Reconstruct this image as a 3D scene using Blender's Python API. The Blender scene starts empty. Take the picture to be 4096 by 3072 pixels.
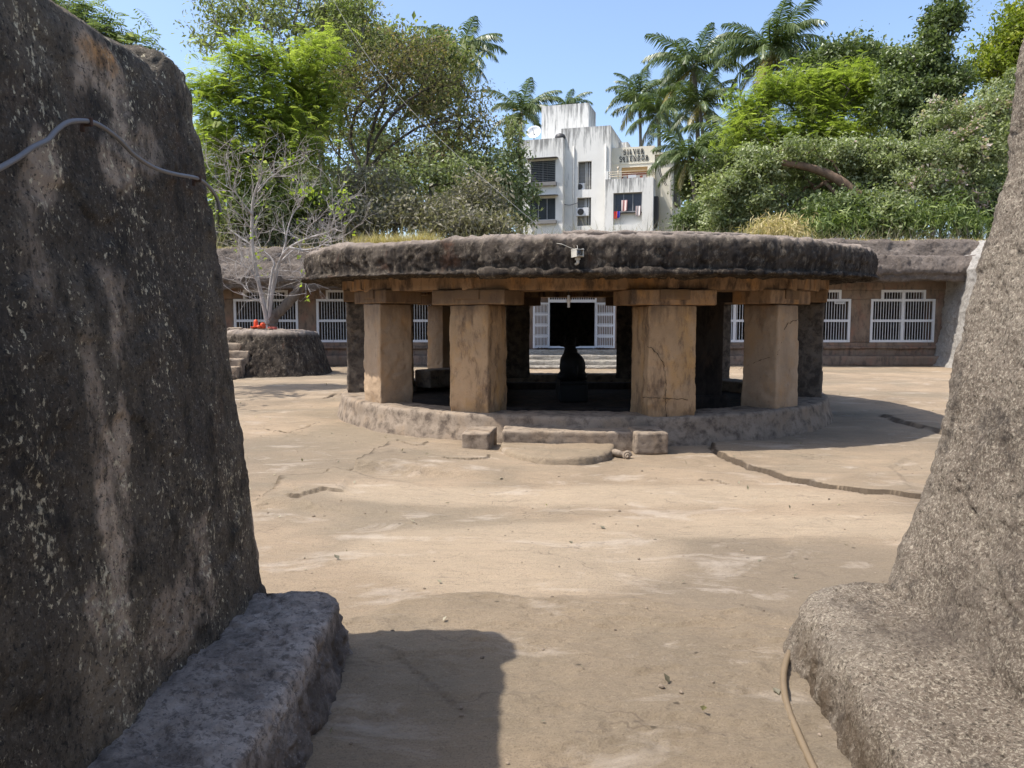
import bpy, bmesh, math, random
import numpy as np
from mathutils import Vector, Matrix

# ------------------------------------------------------------------ camera, world, sun
C = bpy.context.scene.collection
SC = bpy.context.scene
F_PX, PITCH, EYE = 3077.0, math.radians(4.76), 1.6
cam_d = bpy.data.cameras.new('camera')
cam_d.sensor_width = 36.0
cam_d.lens = 36.0 * F_PX / 4096.0
cam_d.clip_start, cam_d.clip_end = 0.05, 3000.0
cam = bpy.data.objects.new('camera', cam_d)
C.objects.link(cam)
cam.location = (0, 0, EYE)
cam.rotation_euler = (math.pi / 2 - PITCH, 0, 0)
SC.camera = cam

SUN = Vector((-0.47, -0.10, 0.88)).normalized()
world = bpy.data.worlds.new('World')
SC.world = world
world.use_nodes = True
wn = world.node_tree
sky = wn.nodes.new('ShaderNodeTexSky')
sky.sky_type = 'NISHITA'
sky.sun_disc = False
sky.sun_elevation = math.asin(SUN.z)
sky.sun_rotation = math.atan2(SUN.x, SUN.y)
sky.altitude = 550
sky.air_density = 1.0
sky.dust_density = 3.2
sky.ozone_density = 1.0
bg = wn.nodes['Background']
bg.inputs['Strength'].default_value = 0.115
tint = wn.nodes.new('ShaderNodeMix'); tint.data_type = 'RGBA'; tint.blend_type = 'MULTIPLY'
tint.inputs['Factor'].default_value = 1.0
tint.inputs[7].default_value = (0.97, 1.0, 1.04, 1)
wn.links.new(sky.outputs['Color'], tint.inputs[6])
wn.links.new(tint.outputs[2], bg.inputs['Color'])

sd = bpy.data.lights.new('sun', 'SUN')
sd.energy = 2.8
sd.angle = math.radians(0.53)
sd.color = (1.0, 0.955, 0.90)
sun = bpy.data.objects.new('sun', sd)
C.objects.link(sun)
sun.rotation_euler = SUN.to_track_quat('Z', 'Y').to_euler()
sun.location = (-20, -5, 40)
SC.view_settings.view_transform = 'Standard'
SC.view_settings.look = 'None'
SC.view_settings.exposure = 1.25
SC.view_settings.gamma = 1.0

# ------------------------------------------------------------------ measuring helpers
CP, SP = math.cos(PITCH), math.sin(PITCH)
def ray(px, py):
    u = (px - 2048.0) / F_PX
    v = (1536.0 - py) / F_PX
    return Vector((u, CP + v * SP, -SP + v * CP))
def at(px, py, Y):
    d = ray(px, py); t = Y / d.y
    return Vector((d.x * t, Y, EYE + d.z * t))
def gnd(px, py, z=0.0):
    d = ray(px, py); t = (z - EYE) / d.z
    return Vector((d.x * t, d.y * t, z))

# ------------------------------------------------------------------ noise
_rs = np.random.RandomState(11)
_TAB = _rs.rand(4096).astype(np.float64) * 2 - 1
def _hash(ix, iy, iz):
    h = (ix * 374761393 + iy * 668265263 + iz * 2147483647 + 1274126177) & 0xFFFFFFFF
    h = ((h ^ (h >> 13)) * 1274126177) & 0xFFFFFFFF
    return _TAB[(h ^ (h >> 16)) & 4095]
def vnoise(P):
    P = np.asarray(P, dtype=np.float64)
    f0 = np.floor(P); f = P - f0
    i = f0.astype(np.int64)
    w = f * f * f * (f * (f * 6 - 15) + 10)
    r = 0
    for dx in (0, 1):
        wx = w[..., 0] if dx else 1 - w[..., 0]
        for dy in (0, 1):
            wy = w[..., 1] if dy else 1 - w[..., 1]
            for dz in (0, 1):
                wz = w[..., 2] if dz else 1 - w[..., 2]
                r = r + wx * wy * wz * _hash(i[..., 0] + dx, i[..., 1] + dy, i[..., 2] + dz)
    return r
def fbm(P, sc=1.0, octv=4, gain=0.5, seed=0.0):
    P = np.asarray(P, dtype=np.float64) * sc + seed
    a, s, r = 1.0, 0.0, 0
    for _ in range(octv):
        r = r + a * vnoise(P); s += a
        a *= gain; P = P * 2.03 + 17.3
    return r / s
def sstep(a, b, x):
    t = np.clip((x - a) / (b - a), 0, 1)
    return t * t * (3 - 2 * t)

# ------------------------------------------------------------------ object helpers
def tag(o, label=None, cat=None, group=None, kind=None):
    if label: o['label'] = label
    if cat: o['category'] = cat
    if group: o['group'] = group
    if kind: o['kind'] = kind
    return o
def empty(name, loc, label, cat, group=None):
    o = bpy.data.objects.new(name, None)
    C.objects.link(o); o.location = loc
    o.empty_display_size = 0.2
    return tag(o, label, cat, group)
def put(o, parent):
    """child keeps absolute mesh coordinates under unrotated parents"""
    if parent is not None:
        o.parent = parent
        q, off = parent, Vector((0, 0, 0))
        while q is not None:
            off += q.location; q = q.parent
        o.location = -off
    return o
def mesh_np(name, V, Q, mat, parent=None, smooth=True, attrs=None, fattr=None):
    V = np.asarray(V, dtype=np.float32).reshape(-1, 3)
    Q = np.asarray(Q, dtype=np.int32)
    k = Q.shape[1]
    me = bpy.data.meshes.new(name)
    me.vertices.add(len(V)); me.vertices.foreach_set('co', V.ravel())
    me.loops.add(Q.size); me.loops.foreach_set('vertex_index', Q.ravel())
    me.polygons.add(len(Q))
    me.polygons.foreach_set('loop_start', np.arange(0, Q.size, k, dtype=np.int32))
    me.polygons.foreach_set('loop_total', np.full(len(Q), k, dtype=np.int32))
    me.polygons.foreach_set('use_smooth', np.full(len(Q), smooth, dtype=bool))
    for n, a in (attrs or {}).items():
        at_ = me.attributes.new(n, 'FLOAT', 'POINT'); at_.data.foreach_set('value', np.asarray(a, dtype=np.float32).ravel())
    for n, a in (fattr or {}).items():
        at_ = me.attributes.new(n, 'FLOAT', 'FACE'); at_.data.foreach_set('value', np.asarray(a, dtype=np.float32).ravel())
    me.update(); me.validate()
    if mat: me.materials.append(mat)
    o = bpy.data.objects.new(name, me); C.objects.link(o)
    return put(o, parent)
def gridq(nu, nv, wrapu=False):
    iu = np.arange(nu if wrapu else nu - 1); iv = np.arange(nv - 1)
    a, b = np.meshgrid(iu, iv, indexing='ij')
    a2 = (a + 1) % nu
    return np.stack([a * nv + b, a2 * nv + b, a2 * nv + b + 1, a * nv + b + 1], -1).reshape(-1, 4)
def gnormals(P, wrapu=False):
    if wrapu:
        du = np.roll(P, -1, 0) - np.roll(P, 1, 0)
    else:
        du = np.gradient(P, axis=0)
    dv = np.gradient(P, axis=1)
    n = np.cross(du, dv)
    return n / np.maximum(np.linalg.norm(n, axis=-1, keepdims=True), 1e-9)
def rockgrid(name, P, layers, mat, parent=None, wrapu=False, attrs=None, extra=None, flip=False):
    """layers: (scale, amplitude, octaves, seed, ridged)"""
    N = gnormals(P, wrapu) * (-1 if flip else 1)
    d = np.zeros(P.shape[:2])
    for sc, amp, oc, seed, rid in layers:
        sc_ = np.array(sc) if hasattr(sc, '__len__') else sc
        h = fbm(P, sc_, oc, 0.55, seed)
        if rid == 2: h = sstep(-.07, .07, h) - .5
        elif rid: h = .5 - 2.4 * np.abs(h)
        d = d + amp * h
    if extra is not None: d = d + extra
    P2 = P + N * d[..., None]
    at_ = {k: v.ravel() for k, v in (attrs or {}).items()}
    return mesh_np(name, P2, gridq(P.shape[0], P.shape[1], wrapu), mat, parent, True, at_)

class MB:
    def __init__(s): s.v, s.f = [], []
    def add(s, vs, fs):
        b = len(s.v); s.v += [tuple(v) for v in vs]; s.f += [tuple(b + i for i in f) for f in fs]
    def box(s, c, sz, M=None):
        x, y, z = [q / 2 for q in sz]
        vs = [Vector((sx * x, sy * y, sz_ * z)) for sz_ in (-1, 1) for sy in (-1, 1) for sx in (-1, 1)]
        if M is not None: vs = [M @ v for v in vs]
        vs = [v + Vector(c) for v in vs]
        s.add(vs, [(0, 2, 3, 1), (4, 5, 7, 6), (0, 1, 5, 4), (2, 6, 7, 3), (0, 4, 6, 2), (1, 3, 7, 5)])
    def hexa(s, p):  # 8 points: bottom 4 loop, top 4 loop
        s.add(p, [(3, 2, 1, 0), (4, 5, 6, 7), (0, 1, 5, 4), (1, 2, 6, 5), (2, 3, 7, 6), (3, 0, 4, 7)])
    def tube(s, pts, r, n=8, cap=True):
        pts = [Vector(p) for p in pts]
        m = len(pts)
        rr = r if hasattr(r, '__len__') else [r] * m
        up = Vector((0, 0, 1)); rings = []; b = len(s.v)
        a = None
        for i, p in enumerate(pts):
            t = (pts[min(i + 1, m - 1)] - pts[max(i - 1, 0)])
            if t.length < 1e-9: t = Vector((0, 0, 1))
            t.normalize()
            if a is None:
                a = t.cross(up)
                if a.length < 1e-3: a = t.cross(Vector((1, 0, 0)))
            else:
                a = a - t * a.dot(t)
                if a.length < 1e-4: a = t.orthogonal()
            a.normalize(); c = t.cross(a)
            for k in range(n):
                q = 2 * math.pi * k / n
                s.v.append(tuple(p + (a * math.cos(q) + c * math.sin(q)) * rr[i]))
        for i in range(m - 1):
            for k in range(n):
                k2 = (k + 1) % n
                s.f.append((b + i * n + k, b + i * n + k2, b + (i + 1) * n + k2, b + (i + 1) * n + k))
        if cap:
            s.f.append(tuple(b + k for k in reversed(range(n))))
            s.f.append(tuple(b + (m - 1) * n + k for k in range(n)))
    def lathe(s, prof, c, n=24, M=None):
        b = len(s.v); m = len(prof)
        for k in range(n):
            q = 2 * math.pi * k / n
            for r, z in prof:
                v = Vector((r * math.cos(q), r * math.sin(q), z))
                if M is not None: v = M @ v
                s.v.append(tuple(v + Vector(c)))
        for k in range(n):
            k2 = (k + 1) % n
            for i in range(m - 1):
                s.f.append((b + k * m + i, b + k2 * m + i, b + k2 * m + i + 1, b + k * m + i + 1))
    def build(s, name, mat, parent=None, smooth=False, bevel=0.0):
        me = bpy.data.meshes.new(name)
        me.from_pydata(s.v, [], s.f); me.update()
        bm = bmesh.new(); bm.from_mesh(me)
        bmesh.ops.remove_doubles(bm, verts=bm.verts, dist=1e-6)
        bmesh.ops.recalc_face_normals(bm, faces=bm.faces)
        if bevel > 0:
            bmesh.ops.bevel(bm, geom=list(bm.edges), offset=bevel, segments=2, affect='EDGES', profile=0.5)
        bm.to_mesh(me); bm.free()
        if smooth: me.polygons.foreach_set('use_smooth', [True] * len(me.polygons))
        if mat: me.materials.append(mat)
        o = bpy.data.objects.new(name, me); C.objects.link(o)
        return put(o, parent)

def smooth_path(pts, k=6):
    pts = [Vector(p) for p in pts]; out = []
    for i in range(len(pts) - 1):
        p0, p1, p2, p3 = pts[max(i - 1, 0)], pts[i], pts[i + 1], pts[min(i + 2, len(pts) - 1)]
        for j in range(k):
            t = j / k
            out.append(0.5 * ((2 * p1) + (p2 - p0) * t + (2 * p0 - 5 * p1 + 4 * p2 - p3) * t * t + (3 * p1 - p0 - 3 * p2 + p3) * t ** 3))
    out.append(pts[-1]); return out

def rbox_np(c, sz, rz=0.0, r=0.02, seg=0.06, layers=((6, .006, 3, 0, False),), taper=0.0, maxseg=60):
    """rounded, slightly uneven stone block -> welded arrays"""
    h = np.array(sz) / 2.0
    vs, fs, base = [], [], 0
    for ax in range(3):
        u, v = [(1, 2), (2, 0), (0, 1)][ax]
        nu = int(min(maxseg, max(2, round(sz[u] / seg)))) + 1; nv = int(min(maxseg, max(2, round(sz[v] / seg)))) + 1
        def lin(n, hh):
            a = np.linspace(-hh, hh, n)
            return np.unique(np.concatenate([a, [-hh + r * .35, hh - r * .35, -hh + r, hh - r]]))
        lu, lv = lin(nu, h[u]), lin(nv, h[v])
        for sg in (-1, 1):
            U, V = np.meshgrid(lu, lv, indexing='ij')
            P = np.zeros(U.shape + (3,)); P[..., u] = U; P[..., v] = V; P[..., ax] = sg * h[ax]
            q = gridq(len(lu), len(lv)) + base
            if sg < 0: q = q[:, ::-1]
            vs.append(P.reshape(-1, 3)); fs.append(q); base += P.shape[0] * P.shape[1]
    P = np.concatenate(vs); Q = np.concatenate(fs)
    inner = np.clip(P, -h + r, h - r)
    d = P - inner
    n = d / np.maximum(np.linalg.norm(d, axis=1, keepdims=True), 1e-9)
    P = inner + n * r
    if taper:
        k = 1 + taper * (P[:, 2:3] / h[2])
        P[:, :2] *= k
    cz, sz_ = math.cos(rz), math.sin(rz)
    R = np.array([[cz, -sz_, 0], [sz_, cz, 0], [0, 0, 1]])
    P = P @ R.T + np.array(c); n = n @ R.T
    dd = 0
    for sc, amp, oc, seed, rid in layers:
        x = fbm(P, np.array(sc) if hasattr(sc, '__len__') else sc, oc, .55, seed)
        if rid == 2: x = sstep(-.07, .07, x) - .5
        elif rid: x = .5 - 2.4 * np.abs(x)
        dd = dd + amp * x
    P = P + n * np.asarray(dd)[..., None]
    # weld
    key = np.round((P) * 20000).astype(np.int64)
    _, idx, inv = np.unique(key, axis=0, return_index=True, return_inverse=True)
    inv = np.asarray(inv).reshape(-1)
    Q = inv[Q]
    ok = np.array([len(set(t)) == 4 for t in Q.tolist()])
    return P[idx], Q[ok]
def rbox(name, c, sz, mat, parent=None, **kw):
    P, Q = rbox_np(c, sz, **kw)
    return mesh_np(name, P, Q, mat, parent)
def rboxes(name, items, mat, parent=None):
    """several blocks of one part"""
    vs, fs, b = [], [], 0
    for (c, sz, kw) in items:
        P, Q = rbox_np(c, sz, **kw); vs.append(P); fs.append(Q + b); b += len(P)
    return mesh_np(name, np.concatenate(vs), np.concatenate(fs), mat, parent)

# ------------------------------------------------------------------ materials
class NT:
    def __init__(s, name, rough=0.9, spec=0.2):
        s.m = bpy.data.materials.new(name); s.m.use_nodes = True
        s.t = s.m.node_tree; s.b = s.t.nodes['Principled BSDF']
        s.b.inputs['Roughness'].default_value = rough
        s.b.inputs['Specular IOR Level'].default_value = spec
        s.tc = s.t.nodes.new('ShaderNodeTexCoord')
        s.co = s.tc.outputs['Object']
    def n(s, ty): return s.t.nodes.new(ty)
    def l(s, a, b): s.t.links.new(a, b)
    def mp(s, sc, loc=(0, 0, 0)):
        m = s.n('ShaderNodeMapping'); m.inputs['Scale'].default_value = sc; m.inputs['Location'].default_value = loc
        s.l(s.co, m.inputs['Vector']); return m.outputs['Vector']
    def noise(s, scale, det=4, rough=.55, vec=None, dist=0.0):
        n = s.n('ShaderNodeTexNoise'); n.inputs['Scale'].default_value = scale
        n.inputs['Detail'].default_value = det; n.inputs['Roughness'].default_value = rough
        n.inputs['Distortion'].default_value = dist
        s.l(vec or s.co, n.inputs['Vector']); return n.outputs['Fac']
    def vor(s, scale, vec=None, feat='F1', out='Distance'):
        n = s.n('ShaderNodeTexVoronoi'); n.feature = feat; n.inputs['Scale'].default_value = scale
        s.l(vec or s.co, n.inputs['Vector']); return n.outputs[out]
    def ramp(s, fac, stops, interp='LINEAR'):
        r = s.n('ShaderNodeValToRGB'); r.color_ramp.interpolation = interp
        e = r.color_ramp.elements
        while len(e) < len(stops): e.new(0.5)
        for el, (p, c) in zip(e, stops):
            el.position = p
            el.color = (c, c, c, 1) if not hasattr(c, '__len__') else (*c, 1)
        s.l(fac, r.inputs['Fac']); return r.outputs['Color']
    def mix(s, fac, a, b, mode='MIX'):
        m = s.n('ShaderNodeMix'); m.data_type = 'RGBA'; m.blend_type = mode
        for sock, v in ((m.inputs['Factor'], fac), (m.inputs[6], a), (m.inputs[7], b)):
            if hasattr(v, 'is_linked') or hasattr(v, 'links'): s.l(v, sock)
            elif hasattr(v, '__len__'): sock.default_value = (*v, 1)
            else: sock.default_value = v
        return m.outputs[2]
    def math(s, op, a, b=0.0, clamp=False):
        m = s.n('ShaderNodeMath'); m.operation = op; m.use_clamp = clamp
        for sock, v in ((m.inputs[0], a), (m.inputs[1], b)):
            if hasattr(v, 'links'): s.l(v, sock)
            else: sock.default_value = v
        return m.outputs[0]
    def attr(s, name):
        a = s.n('ShaderNodeAttribute'); a.attribute_name = name; return a.outputs['Fac']
    def bump(s, h, st=0.5, dist=0.02, prev=None):
        b = s.n('ShaderNodeBump'); b.inputs['Strength'].default_value = st; b.inputs['Distance'].default_value = dist
        s.l(h, b.inputs['Height'])
        if prev is not None: s.l(prev, b.inputs['Normal'])
        return b.outputs['Normal']
    def done(s, col, nrm=None):
        if hasattr(col, 'links'): s.l(col, s.b.inputs['Base Color'])
        else: s.b.inputs['Base Color'].default_value = (*col, 1)
        if nrm is not None: s.l(nrm, s.b.inputs['Normal'])
        return s.m
def plain(name, col, rough=.6, spec=.3, metal=0.0, var=0.12, sc=6.0):
    t = NT(name, rough, spec); t.b.inputs['Metallic'].default_value = metal
    f = t.noise(sc, 4, .6)
    c = t.mix(f, [x * (1 - var * 1.6) for x in col], [min(1, x * (1 + var)) for x in col])
    return t.done(c, t.bump(t.noise(sc * 8, 3), .15, .01))
def leafmat(name, c0, c1, c2, trans=0.35, rough=.55):
    t = NT(name, rough, .35)
    r = t.attr('rnd')
    col = t.ramp(r, [(0.0, c0), (0.5, c1), (1.0, c2)])
    t.l(col, t.b.inputs['Base Color'])
    tr = t.n('ShaderNodeBsdfTranslucent'); t.l(t.mix(1.0, col, (1.0, 1.15, .55), 'MULTIPLY'), tr.inputs['Color'])
    mx = t.n('ShaderNodeMixShader'); mx.inputs['Fac'].default_value = trans
    t.l(t.b.outputs[0], mx.inputs[1]); t.l(tr.outputs[0], mx.inputs[2])
    t.l(mx.outputs[0], t.t.nodes['Material Output'].inputs['Surface'])
    return t.m

def m_leftwall():
    t = NT('weathered dark basalt', .92, .15)
    big = t.noise(1.1, 5, .6, t.mp((1, 1, .75)))
    st = t.noise(3.2, 6, .65, t.mp((1, 1, .35)), .3)
    col = t.ramp(big, [(.28, (0.069, 0.056, 0.044)), (.46, (0.106, 0.088, 0.066)), (.58, (0.175, 0.143, 0.103)), (.75, (0.350, 0.278, 0.193))])
    col = t.mix(t.ramp(st, [(.44, 0.), (.66, .65)]), col, (0.069, 0.060, 0.052))
    rust = t.ramp(t.noise(2.3, 4, .6, t.mp((1, 1, .6), (7, 3, 1))), [(.56, 0.), (.72, .5)])
    col = t.mix(rust, col, (0.150, 0.084, 0.044))
    # pale exposed patches
    p = t.attr('pale')
    pn = t.math('MULTIPLY', p, t.ramp(t.noise(16, 7, .75, t.mp((1, 1, .5))), [(.32, .35), (.52, 1.)]))
    col = t.mix(pn, col, (0.625, 0.489, 0.357))
    o = t.attr('orange')
    col = t.mix(t.math('MULTIPLY', o, t.ramp(t.noise(9, 5, .6), [(.3, .3), (.6, 1.)]), True), col, (0.688, 0.358, 0.132))
    # lichen flecks
    lv = t.noise(52, 4, .65, t.mp((1, 1, .75)), .2)
    dens = t.noise(2.6, 3, .6, t.mp((1, 1, .5), (4, 4, 4)))
    fl = t.math('ADD', lv, t.math('MULTIPLY', dens, .55))
    fl = t.ramp(fl, [(.90, 0.), (.97, .9)])
    col = t.mix(fl, col, (0.800, 0.705, 0.484))
    f2 = t.ramp(t.noise(85, 3, .7), [(.56, 0.), (.68, .6)])
    col = t.mix(f2, col, (0.312, 0.272, 0.215))
    col = t.mix(t.ramp(t.noise(19, 7, .8, t.mp((1, 1, .8), (1, 5, 2))), [(.55, 0.), (.70, .55)]), col, (0.338, 0.278, 0.198))
    col = t.mix(t.ramp(t.noise(7, 7, .75, t.mp((1, 1, .6), (8, 5, 2))), [(.36, .85), (.52, 0.)]), col, (0.037, 0.033, 0.027))
    f3 = t.ramp(t.noise(60, 3, .7, t.mp((1, 1, 1), (9, 9, 2))), [(.36, .75), (.45, 0.)])
    col = t.mix(f3, col, (0.022, 0.022, 0.022))
    b = t.bump(t.noise(14, 8, .72), .8, .03)
    b = t.bump(t.noise(75, 5, .7), .7, .010, b)
    return t.done(col, b)
def m_ledge():
    t = NT('dusty grey ledge stone', .9, .2)
    big = t.noise(2.2, 6, .65)
    col = t.ramp(big, [(.30, (.16, .13, .108)), (.5, (.31, .262, .22)), (.72, (.54, .475, .41))])
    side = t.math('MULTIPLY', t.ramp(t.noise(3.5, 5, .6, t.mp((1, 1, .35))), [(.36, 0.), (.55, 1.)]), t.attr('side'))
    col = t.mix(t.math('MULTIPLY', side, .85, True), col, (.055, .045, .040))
    col = t.mix(t.ramp(t.noise(70, 4, .7), [(.58, 0.), (.70, .7)]), col, (.40, .37, .34))
    col = t.mix(t.ramp(t.noise(48, 4, .7, t.mp((1, 1, 1), (3, 8, 1))), [(.33, .8), (.43, 0.)]), col, (.06, .055, .055))
    col = t.mix(t.ramp(t.noise(4.5, 7, .75, t.mp((1, 1, 1), (6, 2, 4))), [(.46, 0.), (.62, .65)]), col, (.10, .085, .072))
    col = t.mix(t.ramp(t.noise(24, 6, .8, t.mp((1, 1, 1), (1, 7, 4))), [(.40, .75), (.50, 0.)]), col, (.085, .072, .062))
    b = t.bump(t.noise(16, 8, .72), .7, .02)
    b = t.bump(t.noise(90, 5, .7), .6, .007, b)
    return t.done(col, b)
def m_rightwall():
    t = NT('sunlit pitted grey rock', .93, .12)
    big = t.noise(1.6, 6, .62)
    col = t.ramp(big, [(.28, (0.128, 0.099, 0.075)), (.48, (0.189, 0.151, 0.115)), (.70, (0.265, 0.220, 0.168))])
    sp = t.noise(78, 5, .8, None, .5)
    col = t.mix(t.ramp(sp, [(.50, 0.), (.60, .9)]), col, (0.469, 0.411, 0.315))
    dk = t.noise(58, 6, .8, t.mp((1, 1, .9), (5, 1, 7)), .6)
    col = t.mix(t.ramp(dk, [(.38, .95), (.49, 0.)]), col, (0.051, 0.041, 0.031))
    pa = t.noise(4.5, 6, .7, t.mp((1, 1, .8), (1, 6, 3)))
    col = t.mix(t.ramp(pa, [(.56, 0.), (.68, .8)]), col, (0.056, 0.047, 0.040))
    col = t.mix(t.ramp(t.noise(1.3, 6, .7, t.mp((1, 1, .7), (11, 3, 5))), [(.50, 0.), (.66, .55)]), col, (.085, .068, .055))
    col = t.mix(t.ramp(t.noise(12, 7, .8, t.mp((1, 1, .8), (2, 7, 2)), .6), [(.27, .9), (.36, 0.)]), col, (.040, .032, .027))
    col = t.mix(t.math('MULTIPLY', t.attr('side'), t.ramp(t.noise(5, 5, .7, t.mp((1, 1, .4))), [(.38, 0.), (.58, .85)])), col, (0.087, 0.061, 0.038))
    b = t.bump(t.noise(34, 9, .78), .8, .02)
    b = t.bump(t.noise(95, 5, .75), .9, .010, b)
    return t.done(col, b)
def m_ground():
    t = NT('worn courtyard bedrock', .88, .25)
    big = t.noise(.55, 5, .6, None, .4)
    col = t.ramp(big, [(.30, (0.202, 0.154, 0.103)), (.47, (0.278, 0.210, 0.138)), (.62, (0.337, 0.254, 0.168)), (.8, (0.373, 0.293, 0.197))])
    g = t.ramp(t.noise(.33, 5, .6, t.mp((1, 1.5, 1), (3.1, 8.2, 0)), .5), [(.47, 0.), (.60, .65)])
    col = t.mix(g, col, (0.193, 0.159, 0.110))
    col = t.mix(t.math('MULTIPLY', t.attr('rough'), .35), col, (0.202, 0.159, 0.103))
    col = t.mix(t.math('MULTIPLY', t.attr('grey'), .75), col, (0.186, 0.148, 0.103))
    col = t.mix(t.math('MULTIPLY', t.attr('path'), .75), col, (0.390, 0.306, 0.208))
    col = t.mix(t.ramp(t.noise(9, 6, .7, t.mp((.5, 1.6, 1))), [(.50, 0.), (.75, .35)]), col, (0.158, 0.123, 0.079))
    col = t.mix(t.ramp(t.noise(60, 5, .75), [(.56, 0.), (.72, .4)]), col, (0.414, 0.343, 0.235))
    col = t.mix(t.ramp(t.noise(42, 5, .75, t.mp((1, 1, 1), (2, 2, 2))), [(.30, .55), (.44, 0.)]), col, (0.125, 0.093, 0.061))
    wv = t.n('ShaderNodeVectorMath'); wv.operation = 'ADD'
    nz = t.n('ShaderNodeTexNoise'); nz.inputs['Scale'].default_value = 2.2; nz.inputs['Detail'].default_value = 5; t.l(t.co, nz.inputs['Vector'])
    t.l(t.mp((.7, 1.1, 1)), wv.inputs[0]); t.l(nz.outputs['Color'], wv.inputs[1])
    ck = t.ramp(t.vor(1.1, wv.outputs[0], 'DISTANCE_TO_EDGE'), [(.0, 1.), (.012, 0.)])
    ck = t.math('MULTIPLY', ck, t.ramp(t.noise(.9, 4, .6, t.mp((1, 1, 1), (6, 2, 1))), [(.48, 0.), (.60, .6)]))
    col = t.mix(ck, col, (.10, .075, .055))
    col = t.mix(t.ramp(t.noise(120, 3, .7), [(.36, .55), (.47, 0.)]), col, (.13, .10, .075))
    col = t.mix(t.ramp(t.noise(5.5, 7, .75, t.mp((.35, 1.9, 1), (2, 9, 1)), .4), [(.30, .6), (.40, 0.)]), col, (.15, .115, .085))
    col = t.mix(t.ramp(t.noise(20, 6, .75, t.mp((.4, 2.0, 1), (7, 3, 1)), .5), [(.30, .75), (.385, 0.)]), col, (.13, .10, .08))
    col = t.mix(t.ramp(t.noise(1.7, 6, .7, t.mp((.7, 1.4, 1), (5, 5, 1)), .6), [(.56, 0.), (.68, .4)]), col, (.50, .43, .35))
    col = t.mix(t.ramp(t.vor(3.3), [(.035, .75), (.06, 0.)]), col, (0.059, 0.045, 0.030))
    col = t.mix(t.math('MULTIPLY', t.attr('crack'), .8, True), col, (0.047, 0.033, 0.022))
    b = t.bump(t.noise(7, 8, .7, t.mp((.55, 1.5, 1))), .75, .04)
    b = t.bump(t.noise(60, 6, .75), .8, .010, b)
    rg_ = t.math('MULTIPLY', t.attr('rough'), t.noise(16, 8, .75, t.mp((.6, 1.5, 1), (3, 1, 0))))
    b = t.bump(rg_, .5, .02, b)
    return t.done(col, b)
def m_pav(name, tan, orange, stain, amount, seed, zs=.6, grime=0.0):
    t = NT(name, .9, .15)
    g = t.noise(2.2, 5, .6, t.mp((1, 1, .6), (seed, seed, 0)))
    col = t.ramp(g, [(.3, [x * .72 for x in tan]), (.55, tan), (.75, [x * 1.15 for x in tan])])
    col = t.mix(t.ramp(t.noise(2.6, 5, .6, t.mp((1.2, 1.2, .7), (seed * 2, 1, 4))), [(.50, 0.), (.70, .9)]), col, orange)
    s1 = t.noise(4.2, 6, .68, t.mp((1.6, 1.6, zs), (3, seed, 7)), .2)
    col = t.mix(t.ramp(s1, [(.50 - amount, 0.), (.68 - amount, .92)]), col, stain)
    col = t.mix(t.ramp(t.noise(55, 5, .75), [(.55, 0.), (.72, .35)]), col, [min(1, x * 1.35) for x in tan])
    col = t.mix(t.ramp(t.noise(38, 5, .75, t.mp((1, 1, 1), (4, 4, 1))), [(.30, .55), (.42, 0.)]), col, [x * .35 for x in tan])
    sx = t.n('ShaderNodeSeparateXYZ'); t.l(t.co, sx.inputs[0])
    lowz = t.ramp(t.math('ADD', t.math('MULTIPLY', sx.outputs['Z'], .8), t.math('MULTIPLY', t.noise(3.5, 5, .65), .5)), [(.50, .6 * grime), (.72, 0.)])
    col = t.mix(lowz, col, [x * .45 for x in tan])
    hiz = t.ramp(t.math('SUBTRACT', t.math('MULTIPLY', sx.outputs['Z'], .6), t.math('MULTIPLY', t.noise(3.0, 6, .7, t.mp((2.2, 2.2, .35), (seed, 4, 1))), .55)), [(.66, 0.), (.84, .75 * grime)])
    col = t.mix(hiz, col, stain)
    b = t.bump(t.noise(9, 8, .72), .35, .02)
    b = t.bump(t.noise(70, 5, .75), .5, .006, b)
    return t.done(col, b)
def m_roof():
    t = NT('black weathered roof rock', .93, .1)
    col = t.ramp(t.noise(1.3, 5, .6), [(.32, (0.048, 0.037, 0.028)), (.55, (0.080, 0.064, 0.049)), (.75, (0.125, 0.102, 0.079))])
    col = t.mix(t.ramp(t.noise(14, 7, .75, t.mp((1, 1, .6)), .4), [(.53, 0.), (.66, .75)]), col, (0.300, 0.247, 0.180))
    col = t.mix(t.ramp(t.noise(9, 6, .75, t.mp((1, 1, .5), (4, 2, 9))), [(.36, .9), (.50, 0.)]), col, (0.020, 0.016, 0.012))
    col = t.mix(t.ramp(t.noise(3.0, 4, .6, t.mp((1, 1, .6), (8, 2, 2))), [(.62, 0.), (.74, .6)]), col, (0.130, 0.060, 0.035))
    col = t.mix(t.ramp(t.noise(5, 6, .7, t.mp((1.2, 1.2, .16), (2, 6, 1))), [(.48, 0.), (.62, .75)]), col, (.022, .018, .016))
    col = t.mix(t.ramp(t.noise(6, 6, .7, t.mp((1.2, 1.2, .22), (8, 1, 3))), [(.60, 0.), (.72, .5)]), col, (.22, .18, .14))
    col = t.mix(t.attr('top'), col, t.ramp(t.noise(6, 7, .72), [(.3, (0.170, 0.136, 0.110)), (.6, (0.330, 0.272, 0.220)), (.8, (0.440, 0.378, 0.308))]))
    b = t.bump(t.noise(12, 9, .75), .9, .05)
    b = t.bump(t.noise(55, 5, .75), .8, .012, b)
    return t.done(col, b)
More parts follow.
